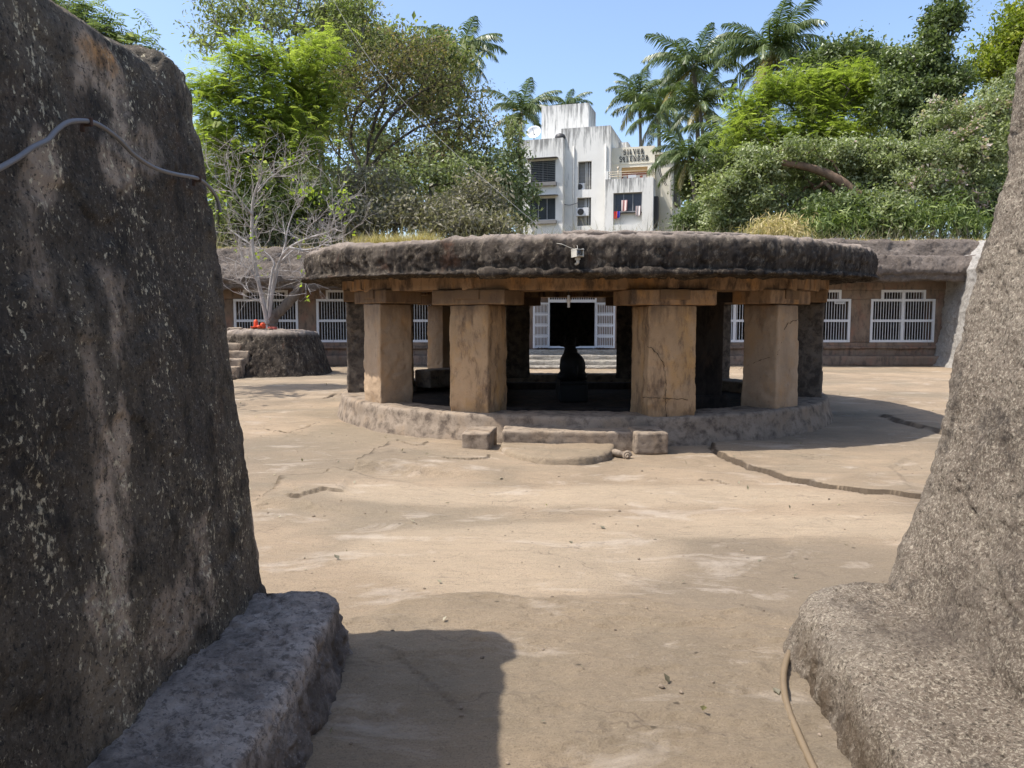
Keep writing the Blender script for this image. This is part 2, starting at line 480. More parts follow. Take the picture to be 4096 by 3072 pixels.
def m_cliff(name, lo, mid, hi, lum=1.0, sc=1.0):
    t = NT(name, .93, .1)
    col = t.ramp(t.noise(.9 * sc, 6, .65), [(.3, lo), (.52, mid), (.75, hi)])
    col = t.mix(t.ramp(t.noise(11, 7, .75, t.mp((1, 1, 1.3)), .6), [(.30, .8), (.50, 0.)]), col, [x * .45 for x in lo])
    col = t.mix(t.ramp(t.noise(15, 6, .75, t.mp((1, 1, 1), (5, 5, 5)), .5), [(.54, 0.), (.70, .6)]), col, [min(.8, x * 1.35) for x in hi])
    b = t.bump(t.noise(5, 9, .75, None, .8), 1.0, .14)
    b = t.bump(t.noise(17, 6, .75, t.mp((1, 1, 1.4), (1, 4, 2)), .8), .8, .04, b)
    return t.done(col, b)
def m_plaster():
    t = NT('stained white plaster', .85, .2)
    col = t.ramp(t.noise(.6, 4), [(.3, (.70, .68, .625)), (.7, (.81, .79, .74))])
    s = t.noise(2.1, 6, .68, t.mp((2.2, 2.2, .22)), .1)
    top = t.attr('weather')
    f = t.math('ADD', s, t.math('MULTIPLY', top, .22))
    col = t.mix(t.ramp(f, [(.60, 0.), (.76, .85)]), col, (.20, .195, .185))
    col = t.mix(t.ramp(t.noise(1.2, 6, .7, t.mp((1, 1, 1), (4, 1, 2))), [(.64, 0.), (.72, .35)]), col, (.35, .34, .33))
    return t.done(col, t.bump(t.noise(9, 6), .2, .03))
def m_bark(name, a, b):
    t = NT(name, .9, .15)
    col = t.ramp(t.noise(5, 6, .7, t.mp((1, 1, .3))), [(.3, a), (.7, b)])
    return t.done(col, t.bump(t.noise(18, 6, .7, t.mp((1, 1, .3))), .6, .02))

LWALL, LEDGE, RWALL, GROUND = m_leftwall(), m_ledge(), m_rightwall(), m_ground()
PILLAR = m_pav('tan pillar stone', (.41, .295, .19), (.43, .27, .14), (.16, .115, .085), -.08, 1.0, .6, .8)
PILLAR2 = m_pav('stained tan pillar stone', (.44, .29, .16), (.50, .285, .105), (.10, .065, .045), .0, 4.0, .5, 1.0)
BEAM = m_pav('brown beam stone', (.32, .205, .12), (.44, .23, .085), (.085, .058, .042), .04, 7.0)
KERB = m_pav('grey kerb stone', (.27, .215, .16), (.28, .205, .135), (.095, .073, .056), .03, 9.0, 1.8)
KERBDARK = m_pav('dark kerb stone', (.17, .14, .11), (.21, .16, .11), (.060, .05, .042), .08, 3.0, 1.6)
ROOF = m_roof()
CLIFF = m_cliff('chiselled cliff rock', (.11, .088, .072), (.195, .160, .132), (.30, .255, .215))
CLIFFPALE = m_cliff('pale side rock', (.34, .31, .27), (.46, .43, .385), (.58, .55, .50))  # paler tone of the cliff rock, for the right side wall
INNERSHADE = m_pav('inner stone with painted shade', (.050, .040, .033), (.075, .048, .030), (.020, .016, .014), .04, 3.0)  # near-black tone paints the pavilion interior's shade into the stone
FACADE = m_pav('brown facade stone', (.21, .155, .115), (.24, .135, .095), (.095, .075, .060), .02, 5.0)
SOIL = m_cliff('dry plateau soil', (.15, .12, .08), (.22, .18, .11), (.30, .25, .15))
_t = NT('white gate paint', .45, .4)
_c = _t.mix(_t.noise(5, 4), (.56, .57, .58), (.65, .655, .66))
_c = _t.mix(_t.ramp(_t.noise(7, 6, .7, _t.mp((1, 1, .5))), [(.60, 0.), (.70, .55)]), _c, (.30, .22, .15))
WHITE = _t.done(_c)
PLASTER = m_plaster()
CREAM = None
DARKGLASS = plain('dark window glass', (.030, .034, .042), .12, .6, 0, .3, 2)
DARKMETAL = plain('dark window metal', (.05, .047, .045), .5, .4)
LEADM = plain('grey cable', (.16, .155, .15), .6)
CAMBODY = plain('weathered cream housing', (.48, .45, .38), .5)
GREYMETAL = plain('grey metal', (.34, .34, .34), .5, .4)
BLACKROCK = plain('black statue stone', (.014, .013, .012), .6, .2)
CABLE = plain('grey conduit plastic', (.19, .18, .175), .5, .35)
HOSE = plain('brown garden hose', (.19, .14, .085), .5, .35, 0, .15, 20)
# ================================================================== GROUND
def polydist(X, Y, pts):
    """distance to a polyline and signed side (positive = left of travel)"""
    best = np.full(X.shape, 1e9); side = np.zeros(X.shape); tt = np.zeros(X.shape)
    L = 0.0
    for (x0, y0), (x1, y1) in zip(pts[:-1], pts[1:]):
        dx, dy = x1 - x0, y1 - y0; l2 = dx * dx + dy * dy
        t = np.clip(((X - x0) * dx + (Y - y0) * dy) / l2, 0, 1)
        d = np.hypot(X - x0 - t * dx, Y - y0 - t * dy)
        s = np.sign(dx * (Y - y0) - dy * (X - x0))
        m = d < best
        best = np.where(m, d, best); side = np.where(m, s, side); tt = np.where(m, L + t * math.sqrt(l2), tt)
        L += math.sqrt(l2)
    return best, side, tt / L
def g2(*pp): return [tuple(gnd(a, b)[:2]) for a, b in pp]
# (polyline, groove half width, groove depth, step height, side the step rises on, step fade)
CRACKS = [
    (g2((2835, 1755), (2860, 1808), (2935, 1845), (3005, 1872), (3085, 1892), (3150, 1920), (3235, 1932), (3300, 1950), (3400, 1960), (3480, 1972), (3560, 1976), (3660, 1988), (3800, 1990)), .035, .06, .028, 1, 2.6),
    (g2((1548, 1800), (1535, 1822), (1490, 1840), (1470, 1862), (1440, 1874), (1400, 1892)), .030, .07, .12, 1, 1.4),
    (g2((1400, 1892), (1330, 1897), (1270, 1925), (1180, 1925), (1118, 1932), (1115, 1962), (1060, 2005), (1000, 2030)), .02, .02, .075, 1, 1.2),
    (g2((960, 1716), (1060, 1718), (1150, 1732), (1220, 1715), (1270, 1695), (1300, 1688)), .022, .035, .02, -1, .6),
    (g2((1140, 2012), (1180, 2022), (1240, 2005), (1295, 1986), (1340, 1990), (1385, 1988)), .012, .026, .022, 1, .5),
    (g2((1770, 1858), (1778, 1866), (1880, 1862), (1950, 1850), (1962, 1838)), .010, .022, .012, 1, .4),
    (g2((1300, 1592), (1330, 1578), (1350, 1571)), .04, .05, .0, 1, .5),
    (g2((3520, 1660), (3570, 1680), (3640, 1700), (3730, 1722), (3800, 1745)), .035, .05, .03, 1, 1.),
    (g2((2790, 1924), (2860, 1925), (2920, 1940)), .010, .02, .01, 1, .3),
    (g2((1600, 1806), (1660, 1820), (1690, 1818), (1720, 1800)), .008, .018, .01, 1, .3),
    (g2((1505, 2620), (1560, 2640), (1640, 2700), (1760, 2820), (1900, 2920)), .004, .008, .0, 1, .2),
    (g2((2090, 1960), (2100, 1966), (2108, 1958)), .008, .018, .0, 1, .2),
]
SILL = g2((1200, 2520), (1360, 2455), (1500, 2425), (1640, 2400), (1800, 2378), (1950, 2368), (2080, 2375), (2240, 2372), (2350, 2385), (2520, 2372), (2700, 2400), (2880, 2425), (3050, 2432), (3250, 2450), (3700, 2480))
def groundz(X, Y, detail=True):
    P = np.stack([X, Y, np.zeros_like(X)], -1)
    z = .030 * fbm(P, .45, 4, .5, 3.) + .012 * fbm(P * np.array([.6, 1.5, 1]), 1.7, 4, .55, 9.)
    z = z * sstep(2.0, 3.0, Y) + 0 * X
    d, s, t = polydist(X, Y, SILL)
    wob = .10 * fbm(P, 2.2, 4, .55, 5.)
    sd = d * s + wob                     # positive beyond the sill
    near = 1 - sstep(-.16, .05, sd)
    z = z + near * (.045 + .02 * fbm(P * np.array([.7, 1.6, 1]), 2.6, 5, .6, 21.))
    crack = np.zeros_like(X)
    for pts, w, dep, st, rs, fade in CRACKS:
        dd, ss, tt = polydist(X + .03 * fbm(P, 6, 3, .5, 2.), Y + .03 * fbm(P, 6, 3, .5, 31.), pts)
        ends = sstep(0, .08, tt) * (1 - sstep(.93, 1, tt)) * .9 + .1
        ends = np.where((tt <= 0) | (tt >= 1), ends * (dd < w * 1.2), ends)
        ww = w * (.6 + .6 * (fbm(P, 5, 2, .5, 8.) + .6))
        g = ends * np.exp(-(dd / np.maximum(ww, .004)) ** 4)
        low = (ss != rs) if st else np.ones_like(ss, bool)
        z = z - dep * 1.2 * g * low; crack = np.maximum(crack, ends * min(1., dep / .03) * (1 - sstep(.9, 1.7, dd / np.maximum(ww, .012))))  # dark mask: crack dirt, plus shade painted onto the step face
        if st: z = z + st * ends * (ss == rs) * np.exp(-(dd / fade) ** 2) * (dd > 0)
    if detail:
        z = z + .006 * fbm(P * np.array([.6, 1.7, 1]), 6, 4, .6, 40.) + near * (.006 * (.5 - 2.4 * np.abs(fbm(P * np.array([.6, 1.5, 1]), 9, 4, .6, 44.))) + .012 * (sstep(-.06, .06, fbm(P * np.array([.7, 1.5, 1]), 3.2, 5, .6, 61.)) - .5) + .006 * (sstep(-.05, .05, fbm(P * np.array([.7, 1.5, 1]), 8, 4, .6, 66.)) - .5)) + (1 - near) * .008 * (sstep(-.05, .05, fbm(P * np.array([.35, 1.3, 1]), 2.0, 5, .6, 71.)) - .5)
    # pits by the left ledge
    c = gnd(1040, 2010); rr = np.hypot(X - c.x, Y - c.y)
    z = z + np.exp(-(rr / .35) ** 2) * .06 * np.minimum(0, fbm(P, 9, 3, .6, 51.))
    # ground falls flat under the pavilion and by the cave
    return z, near, P, crack
def axis(segs):
    out = []
    for a, b, h in segs:
        out.append(np.linspace(a, b, max(2, int(round((b - a) / h))), endpoint=False))
    return np.concatenate(out + [np.array([segs[-1][1]])])
gx = axis([(-17, -8, .4), (-8, -4, .10), (-4, -1.3, .035), (-1.3, 2.4, .018), (2.4, 4.6, .03), (4.6, 8.5, .07), (8.5, 17, .3)])
gy = axis([(-6, 1.9, .4), (1.9, 4.8, .016), (4.8, 7, .022), (7, 10, .022), (10, 15, .05), (15, 29, .16)])
GX, GY = np.meshgrid(gx, gy, indexing='ij')
GZ, near, GP, crack = groundz(GX, GY)
def blob(x, y, rx, ry, seed=0., wob=.5):
    n = fbm(GP, .9, 4, .55, seed)
    q = ((GX - x) / rx) ** 2 + ((GY - y) / ry) ** 2
    return 1 - sstep(.55, 1.25, q + wob * n * 1.6)
c1, c2, c3, c4 = gnd(3120, 2280), gnd(2150, 2700), gnd(3250, 1760), gnd(2420, 2040)
grey = np.maximum.reduce([blob(c1.x, c1.y, 1.5, .85, 1.), .6 * blob(c3.x, c3.y, 1.6, 1.0, 2.), .55 * blob(-3.2, 9.0, 2.2, 1.2, 3.), .5 * blob(1.2, 3.1, 1.2, .8, 4.)])
pth = np.maximum.reduce([.9 * blob(1.0, 6.9, 2.6, .5, 5.), .8 * blob(.2, 5.2, 1.2, .8, 6.), .8 * blob(2.6, 5.9, 2.2, .35, 7.)])
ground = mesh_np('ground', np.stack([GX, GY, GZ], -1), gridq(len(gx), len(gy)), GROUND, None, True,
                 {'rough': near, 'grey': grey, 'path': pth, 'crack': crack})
tag(ground, kind='structure')

# terrain above and around the sunken court, out to the horizon
def terrain():
    vs, qs, b = [], [], 0
    for (x0, x1, nx, y0, y1, ny, zz) in ((-700, 700, 60, 29.5, 900, 50, 3.75), (-700, -17.5, 24, -60, 29.5, 24, 3.7), (17.5, 700, 24, -60, 29.5, 24, 3.9)):
        X, Y = np.meshgrid(np.linspace(x0, x1, nx), y0 + (y1 - y0) * np.linspace(0, 1, ny) ** 2, indexing='ij')
        Z = zz + .15 * fbm(np.stack([X, Y, 0 * X], -1), .12, 3)
        vs.append(np.stack([X, Y, Z], -1).reshape(-1, 3)); qs.append(gridq(nx, ny) + b); b += nx * ny
    return mesh_np('terrain', np.concatenate(vs), np.concatenate(qs), SOIL)
tag(terrain(), kind='structure')

# ================================================================== ENTRANCE ROCK WALLS
def rock_mass(name, path, prof, mat, parent, side_dir, layers, ztop=None, extra_attr=None, flip=False, endlean=1.0):
    """path: plan points + outward normals; prof: (inward offset, z, cap) rows"""
    PA = np.array([p for p, n in path]); NA = np.array([n for p, n in path])
    rows = []
    for off, z, cap in prof:
        X = PA + np.array(side_dir) * (off + cap) - np.array([0., 1.]) * np.clip((PA[:, 1:2] - 1.9) / 1.8, 0, 1) ** 1.3 * endlean * off
        zz = np.full(len(PA), z)
        if ztop is not None: zz = ztop(X, zz)
        rows.append(np.column_stack([X, zz]))
    P = np.stack(rows, 1)
    at_ = {}
    if extra_attr: at_ = extra_attr(P)
    return rockgrid(name, P, layers, mat, parent, False, at_, flip=flip)
def lerp_prof(kn, h):
    out = []
    for (o0, z0, c0), (o1, z1, c1) in zip(kn[:-1], kn[1:]):
        L = math.sqrt((o1 - o0) ** 2 + (z1 - z0) ** 2 + (c1 - c0) ** 2)
        n = max(1, int(L / h))
        for i in range(n):
            t = i / n; out.append((o0 + (o1 - o0) * t, z0 + (z1 - z0) * t, c0 + (c1 - c0) * t))
    out.append(kn[-1]); return out
def wall_path(x0, y_start, y_end, r, sx, x_far, h_list, slope=0.0):
    """run along +y at x0, round the far corner, then away sideways (sx=-1 left wall, +1 right wall)"""
    pts = []
    for a, b, h in h_list:
        n = max(1, int((b - a) / h))
        for i in range(n):
            y = a + (b - a) * i / n
            pts.append(((x0 + slope * (y - 3.5), y), (-sx, 0)))
    xe = x0 + slope * (y_end - r - 3.5)
    for i in range(0, 15):
        q = math.pi / 2 * i / 14
        pts.append(((xe + sx * r * (1 - math.cos(q)), y_end - r + r * math.sin(q)), (-sx * math.cos(q), math.sin(q))))
    n = 40
    for i in range(1, n + 1):
        x = xe + sx * r + sx * (abs(x_far - xe)) * (i / n) ** 1.6
        pts.append(((x, y_end), (0, 1)))
    return pts
# ---- left
LW = empty('rock_wall', (-2.2, 1.5, 0), 'tall dark lichen flecked rock wall in shade on the left with conduit across its face', 'rock wall', 'rock walls flanking the entrance')
def lw_attr(P):
    Y, Z = P[..., 1], P[..., 2]
    n = fbm(P * np.array([1, 1, .7]), 7, 5, .62, 13.) * 1.5
    def bl(y, z, ry, rz): return 1 - sstep(.35, 1.3, ((Y - y) / ry) ** 2 + ((Z - z) / rz) ** 2 + n)
    pale = np.maximum.reduce([1.0 * bl(2.36, .90, .085, .34), .8 * bl(2.44, 1.02, .05, .22), .9 * bl(2.60, 2.42, .16, .16), .75 * bl(2.66, 2.16, .14, .14), .65 * bl(2.24, 2.02, .09, .12), .6 * bl(2.50, 1.62, .10, .16), .5 * bl(2.86, 2.2, .10, .10),
                              .5 * bl(2.32, 1.32, .05, .25), .75 * bl(2.47, 1.22, .05, .14), .5 * bl(2.22, .75, .07, .10), .5 * bl(2.75, .52, .30, .13), .85 * bl(3.62, 1.15, .07, .22), .8 * bl(3.60, .62, .05, .18), .5 * bl(2.95, .7, .10, .16), .45 * bl(2.12, 1.75, .1, .2)])
    org = .9 * bl(2.60, 2.47, .13, .06)
    return {'pale': pale, 'orange': org}
def lw_top(X, zz):
    y = X[:, 1]
    k = sstep(2.2, 2.60, zz)
    return zz + k * (-.02 - .03 * np.exp(-((y - 3.05) / .06) ** 2) + .075 * sstep(3.06, 3.14, y))
pl = wall_path(-1.20, -2.5, 3.74, .14, -1, -6.0, [(-2.5, 1.6, .15), (1.6, 2.6, .010), (2.6, 3.60, .0085)])
prof = lerp_prof([(-.03, -.05, 0), (-.01, .25, 0), (0.0, .34, 0), (.068, 1.3, 0), (.135, 2.25, 0), (.155, 2.50, 0), (.175, 2.57, 0), (.21, 2.60, 0)], .0105) + lerp_prof([(.21, 2.602, 0), (.25, 2.62, .02), (.28, 2.63, .3), (.28, 2.7, 1.2), (.28, 2.8, 3.5)], .07)[1:]
rock_mass('wall_face', pl, prof, LWALL, LW, (-1, 0), [(.9, .022, 3, 1., False), (3.0, .009, 4, 4., False), (11, .005, 4, 9., False), ((34, 34, 22), .0035, 3, 2., True), (2.2, .012, 5, 12., 2), (6, .005, 4, 15., 2)], lw_top, lw_attr, endlean=1.9)
pl = wall_path(-.725, -2.5, 3.62, .16, -1, -2.4, [(-2.5, 1.7, .12), (1.7, 3.46, .009)])
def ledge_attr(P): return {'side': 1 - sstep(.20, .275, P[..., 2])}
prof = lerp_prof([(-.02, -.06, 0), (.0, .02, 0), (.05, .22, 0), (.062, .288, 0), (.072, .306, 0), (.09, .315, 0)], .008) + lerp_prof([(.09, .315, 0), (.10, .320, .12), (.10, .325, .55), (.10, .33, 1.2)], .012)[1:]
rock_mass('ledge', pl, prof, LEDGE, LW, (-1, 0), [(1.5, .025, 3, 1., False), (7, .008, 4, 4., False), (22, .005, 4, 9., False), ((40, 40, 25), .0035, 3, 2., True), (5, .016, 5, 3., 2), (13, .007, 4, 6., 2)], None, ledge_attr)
rbox('foot_stone', (-1.16, 3.74, .02), (.30, .26, .40), LEDGE, LW, rz=.15, r=.1, seg=.03, layers=((4, .03, 4, 0, False), (14, .01, 3, 1, False)))
# ---- right
RW = empty('rock_wall', (2.6, 1.5, 0), 'sunlit pitted grey brown rock wall on the right with a broad flared foot', 'rock wall', 'rock walls flanking the entrance')
pr = wall_path(1.855, -2.5, 3.92, .30, 1, 6.5, [(-2.5, 1.2, .15), (1.2, 3.62, .0105)], .13)
knots = [(-.08, -.05, 0), (-.03, .20, 0), (0.0, .30, 0), (.04, .42, 0), (.08, .55, 0), (.135, .75, 0), (.20, 1.05, 0), (.265, 1.45, 0), (.355, 2.0, 0), (.42, 2.45, 0), (.47, 2.90, 0), (.50, 3.05, 0), (.56, 3.10, 0)]
prof = lerp_prof(knots, .0105) + lerp_prof([(.58, 3.102, 0), (.65, 3.11, .2), (.65, 3.15, 1.2), (.65, 3.2, 4.)], .07)[1:]
rock_mass('wall_face', pr, prof, RWALL, RW, (1, 0), [(.9, .05, 3, 21., False), (2.6, .022, 4, 24., False), (9, .011, 4, 29., False), (24, .007, 4, 22., True), (60, .005, 3, 25., False), (3, .014, 5, 9., 2)], None, None, flip=True, endlean=.12)
pr = wall_path(1.31, -2.5, 3.88, .42, 1, 3.4, [(-2.5, 1.7, .12), (1.7, 3.46, .010)], .15)
prof = lerp_prof([(-.03, -.06, 0), (.0, .02, 0), (.03, .13, 0), (.05, .21, 0), (.075, .262, 0), (.12, .285, 0)], .009) + lerp_prof([(.12, .285, 0), (.14, .29, .12), (.14, .295, .4), (.14, .30, .9)], .012)[1:]
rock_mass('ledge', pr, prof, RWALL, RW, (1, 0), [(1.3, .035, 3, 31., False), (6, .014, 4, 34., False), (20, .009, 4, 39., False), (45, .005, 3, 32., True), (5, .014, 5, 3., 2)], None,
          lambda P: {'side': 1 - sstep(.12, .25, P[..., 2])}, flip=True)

# ---- conduit on the left wall, hose along the right ledge
def wallpt(px, py, off=.03):
    d = ray(px, py)
    # plane x = -1.2 - .068 (z - .3)
    t = (-1.2 + off - .068 * (EYE - .3)) / (d.x + .068 * d.z)
    return Vector((d.x * t, d.y * t, EYE + d.z * t))
cd = empty('conduit', wallpt(350, 482), 'grey flexible conduit sagging across the dark left rock wall on two rusty clips', 'conduit')
m = MB()
cp = [(-420, 790), (-200, 740), (-60, 700), (60, 638), (130, 590), (190, 560), (225, 522), (275, 488), (345, 484), (400, 502), (470, 552), (540, 622), (620, 672), (700, 696), (790, 714), (840, 752), (870, 800), (882, 850)]
m.tube(smooth_path([wallpt(a, b, .045) for a, b in cp], 5), .0075, 10)
m.build('tube', CABLE, cd, True)
RUST = plain('rusty clip', (.09, .055, .04), .8, .2)
for a, b in ((347, 488), (788, 714)):
    q = wallpt(a, b, .04); m = MB()
    m.box(q, (.036, .010, .026)); m.box(q + Vector((-.014, 0, -.018)), (.014, .009, .022))
    m.build('clip', RUST, cd, bevel=.003)
m = MB()
hp = [(3420, 2450), (3300, 2485), (3215, 2540), (3172, 2610), (3150, 2690), (3152, 2770), (3172, 2850), (3205, 2930), (3240, 3010), (3285, 3110), (3330, 3230)]
pts = smooth_path([gnd(a - 14, b, .055) for a, b in hp], 6)
m.tube(pts, .014, 10)
tag(m.build('garden_hose', HOSE, None, True), 'brown garden hose curving along the foot of the right rock ledge', 'hose')

# ================================================================== ROUND PAVILION
PC = Vector((1.2, 13.85, 0)); RP = 4.19
PV = empty('stone_pavilion', PC, 'round rock cut pavilion with thick black weathered roof on square tan pillars', 'pavilion')
def sag(phi):   # measured: rims rise a little from the front towards the sides
    return .13 * (1 - np.cos(np.clip(np.abs(phi), 0, math.pi / 2)))
def polar(r, phi):   # phi from the front (-y), positive to the right
    return PC.x + r * math.sin(phi), PC.y - r * math.cos(phi)
# kerb ring
def ring(name, prof, mat, n, layers, attr=None, sagk=0.0, rfun=None, z0=0):
    ph = np.linspace(-math.pi, math.pi, n, endpoint=False)
    PR = np.array(prof)
    R = PR[None, :, 0] + (rfun(ph)[:, None] if rfun is not None else 0) * np.ones((1, len(PR)))
    Z = PR[None, :, 1] + sagk * sag(ph)[:, None]
    P = np.stack([PC.x + R * np.sin(ph)[:, None], PC.y - R * np.cos(ph)[:, None], Z + 0 * R], -1)
    at_ = attr(P, PR) if attr else {}
    return rockgrid(name, P, layers, mat, PV, True, at_)
def dens(kn, h):
    out = []
    for (r0, z0), (r1, z1) in zip(kn[:-1], kn[1:]):
        n = max(1, int(math.hypot(r1 - r0, z1 - z0) / h))
        out += [(r0 + (r1 - r0) * i / n, z0 + (z1 - z0) * i / n) for i in range(n)]
    return out + [kn[-1]]
ring('kerb', dens([(4.27, -.1), (4.24, .06), (4.20, .20), (4.185, .33), (4.17, .36), (4.13, .37), (3.60, .375), (3.56, .36), (3.55, .0)], .035), KERB, 820,
     [(1.2, .015, 3, 2., False), (5, .006, 4, 6., False), (18, .005, 4, 9., True), (2.5, .009, 5, 4., 2)], None)
# floor
m = MB(); m.lathe([(0, .16), (1.0, .16), (2.4, .165), (3.6, .16)], PC, 48); m.build('floor', INNERSHADE, PV, True)
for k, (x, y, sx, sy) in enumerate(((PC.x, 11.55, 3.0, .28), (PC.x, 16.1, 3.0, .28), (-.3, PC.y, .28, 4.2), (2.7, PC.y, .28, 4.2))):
    rbox('floor_curb', (x, y, .22), (sx, sy, .14 + .004 * k), INNERSHADE, PV, r=.02, seg=.15)
# roof
def roof_attr(P, PR):
    i = np.arange(len(PR)); j = np.argmax([r for r, z in PR if True] )
    top = sstep(2.50, 2.60, PR[:, 1])[None, :] * np.ones((P.shape[0], 1))
    top = np.clip(top + .35 * fbm(P, 5, 4, .6, 3.), 0, 1) * (PR[:, 1] > 2.40)[None, :]
    return {'top': top}
def roof_r(ph):
    return .05 * np.sin(ph * 2 + .6) + .06 * fbm(np.stack([np.sin(ph), np.cos(ph), 0 * ph], -1), 3.0, 3, .5, 77.)
rp = dens([(3.2, 2.16), (4.2, 2.16), (4.62, 2.145), (4.76, 2.135)], .06)[:-1] + dens([(4.76, 2.135), (4.83, 2.145), (4.825, 2.17), (4.75, 2.195), (4.765, 2.27), (4.785, 2.36), (4.78, 2.48), (4.745, 2.555), (4.66, 2.595)], .022)[:-1] + dens([(4.66, 2.595), (4.2, 2.62), (3.4, 2.68), (1.5, 2.76), (.02, 2.78)], .08)
ring('roof', rp, ROOF, 1100, [(.6, .045, 3, 3., False), (3, .010, 4, 5., False), (8, .014, 4, 8., True), (24, .012, 4, 1., True), ((2.2, 2.2, 3.2), .022, 5, 4., 2), ((7, 7, 4), .022, 5, 14., 2)], roof_attr, 1.0, roof_r)
# broken upper layer on the right half of the roof
ph0, ph1 = math.radians(-8), math.radians(120)
U = np.linspace(ph0, ph1, 260)
pr_ = np.array(dens([(1.0, 2.69), (3.9, 2.64), (4.03, 2.66), (4.04, 2.70), (4.0, 2.725), (3.6, 2.74), (.8, 2.80)], .05))
rj = .10 * fbm(np.stack([np.sin(U), np.cos(U), 0 * U], -1), 7., 4, .6, 5.)
R = pr_[None, :, 0] + rj[:, None] * (pr_[None, :, 0] > 3)
P = np.stack([PC.x + R * np.sin(U)[:, None], PC.y - R * np.cos(U)[:, None], pr_[None, :, 1] + sag(U)[:, None] + 0 * R], -1)
rockgrid('roof_slab', P, [(4, .02, 4, 1., False), (15, .012, 3, 5., True)], ROOF, PV, False, {'top': np.ones(P.shape[:2])})
# pillars with bracket capitals, beam ring
PHI = [-112, -82, -54, -25.8, 12.0, 40.9, 70, 99, 128, 157, 197.5, 224]
RPIL = 3.80
rndp = random.Random(5)
for k, deg in enumerate(PHI):
    a = math.radians(deg); x, y = polar(RPIL, a)
    sg = float(sag(np.array([((a + math.pi) % (2 * math.pi)) - math.pi]))[0])
    w = {-25.8: .585, 12.0: .66, -54: .56, 40.9: .57}.get(deg, .56)
    zt = 1.785 + sg
    mt = KERBDARK if deg in (-82, 70, 157, 197.5, 128, 99) else PILLAR2 if deg in (12.0, -25.8) else PILLAR  # rear pillars darkened: shade painted into their stone colour
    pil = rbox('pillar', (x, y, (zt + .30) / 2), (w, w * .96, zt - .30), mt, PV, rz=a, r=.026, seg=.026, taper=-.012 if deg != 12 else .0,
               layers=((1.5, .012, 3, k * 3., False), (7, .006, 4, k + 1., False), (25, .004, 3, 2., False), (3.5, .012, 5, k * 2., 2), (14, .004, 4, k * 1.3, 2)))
    tz = 1.785 + sg
    # capital: stepped bracket, longer along the ring
    rbox('capital', (x, y, tz + .10), (w + .50, w + .03, .195), BEAM if deg in (12.0, 40.9, 70) else PILLAR2, pil, rz=a, r=.018, seg=.035, layers=((3, .008, 3, k, False), (12, .004, 3, 2, False)))
    rbox('capital_block', (x, y, tz + .135), (w * .62, w + .075, .13), PILLAR2, pil, rz=a, r=.012, seg=.04)
def beam():
    items = []
    for a0, a1 in zip(PHI, PHI[1:] + [PHI[0] + 360]):
        A, B = math.radians(a0), math.radians(a1)
        p, q = Vector((*polar(RPIL, A), 0)), Vector((*polar(RPIL, B), 0))
        mid, L = (p + q) / 2, (q - p).length
        sgm = (float(sag(np.array([((A + math.pi) % (2 * math.pi)) - math.pi]))[0]) + float(sag(np.array([((B + math.pi) % (2 * math.pi)) - math.pi]))[0])) / 2
        ang = math.atan2(q.y - p.y, q.x - p.x)
        items.append(((mid.x, mid.y, 2.08 + sgm), (L + .34, .62, .205), dict(rz=ang, r=.02, seg=.05, layers=((2.5, .012, 3, a0, False), (10, .006, 3, a0, False)))))
    return rboxes('beam', items, BEAM, PV)
beam()
# cracks on two front pillars
def facept(px, py, deg, w, side):
    a = math.radians(deg); x, y = polar(RPIL, a)
    n = Vector((math.sin(a), -math.cos(a), 0)) if side == 0 else Vector((-math.cos(a), -math.sin(a), 0)) if side < 0 else Vector((math.cos(a), math.sin(a), 0))
    d = ray(px, py); o = Vector((0, 0, EYE)); p0 = Vector((x, y, 0)) + n * (w / 2 + .001)
    return o + d * ((p0 - o).dot(n) / d.dot(n))
CRK = plain('dark crack', (.05, .035, .025), .9, .1)
for deg, w, side, px in ((12.0, .64, 0, [(2592, 1384), (2615, 1400), (2645, 1440), (2660, 1490), (2664, 1540), (2661, 1600), (2664, 1672)]), (12.0, .64, 0, [(2574, 1590), (2650, 1592), (2700, 1596), (2752, 1597)]),
                         (40.9, .555, -1, [(2955, 1480), (3000, 1458), (3050, 1436), (3100, 1428)]), (40.9, .555, 0, [(3108, 1420), (3125, 1370), (3142, 1310), (3165, 1290), (3190, 1280)])):
    pts = [q + Vector((rndp.gauss(0, .006), 0, rndp.gauss(0, .006))) for q in smooth_path([facept(a, b, deg, w, side) for a, b in px], 6)]
    m = MB(); m.tube(pts, [.0034 * rndp.uniform(.3, 1.6) for _ in pts], 5, False); m.build('crack', CRK, PV)
# inner pillars with moulded bases
for k, deg in enumerate((-50, 50, 130, 230)):
    a = math.radians(deg); x, y = polar(2.45, a)
    pil = rbox('inner_pillar', (x, y, 1.22), (.46, .46, 1.9), INNERSHADE, PV, rz=0, r=.02, seg=.12)
    rbox('pillar_base', (x, y, .29), (.66, .66, .26), INNERSHADE, pil, r=.05, seg=.1)
    rbox('capital', (x, y, 1.98), (.95, .5, .2), INNERSHADE, pil, r=.03, seg=.1)
# sunlit low bench at the back left, seen between the pillars
x, y = polar(3.3, math.radians(-128)); rbox('bench', (x, y, .42), (1.3, .45, .36), KERB, PV, rz=math.radians(-128), r=.04, seg=.07)

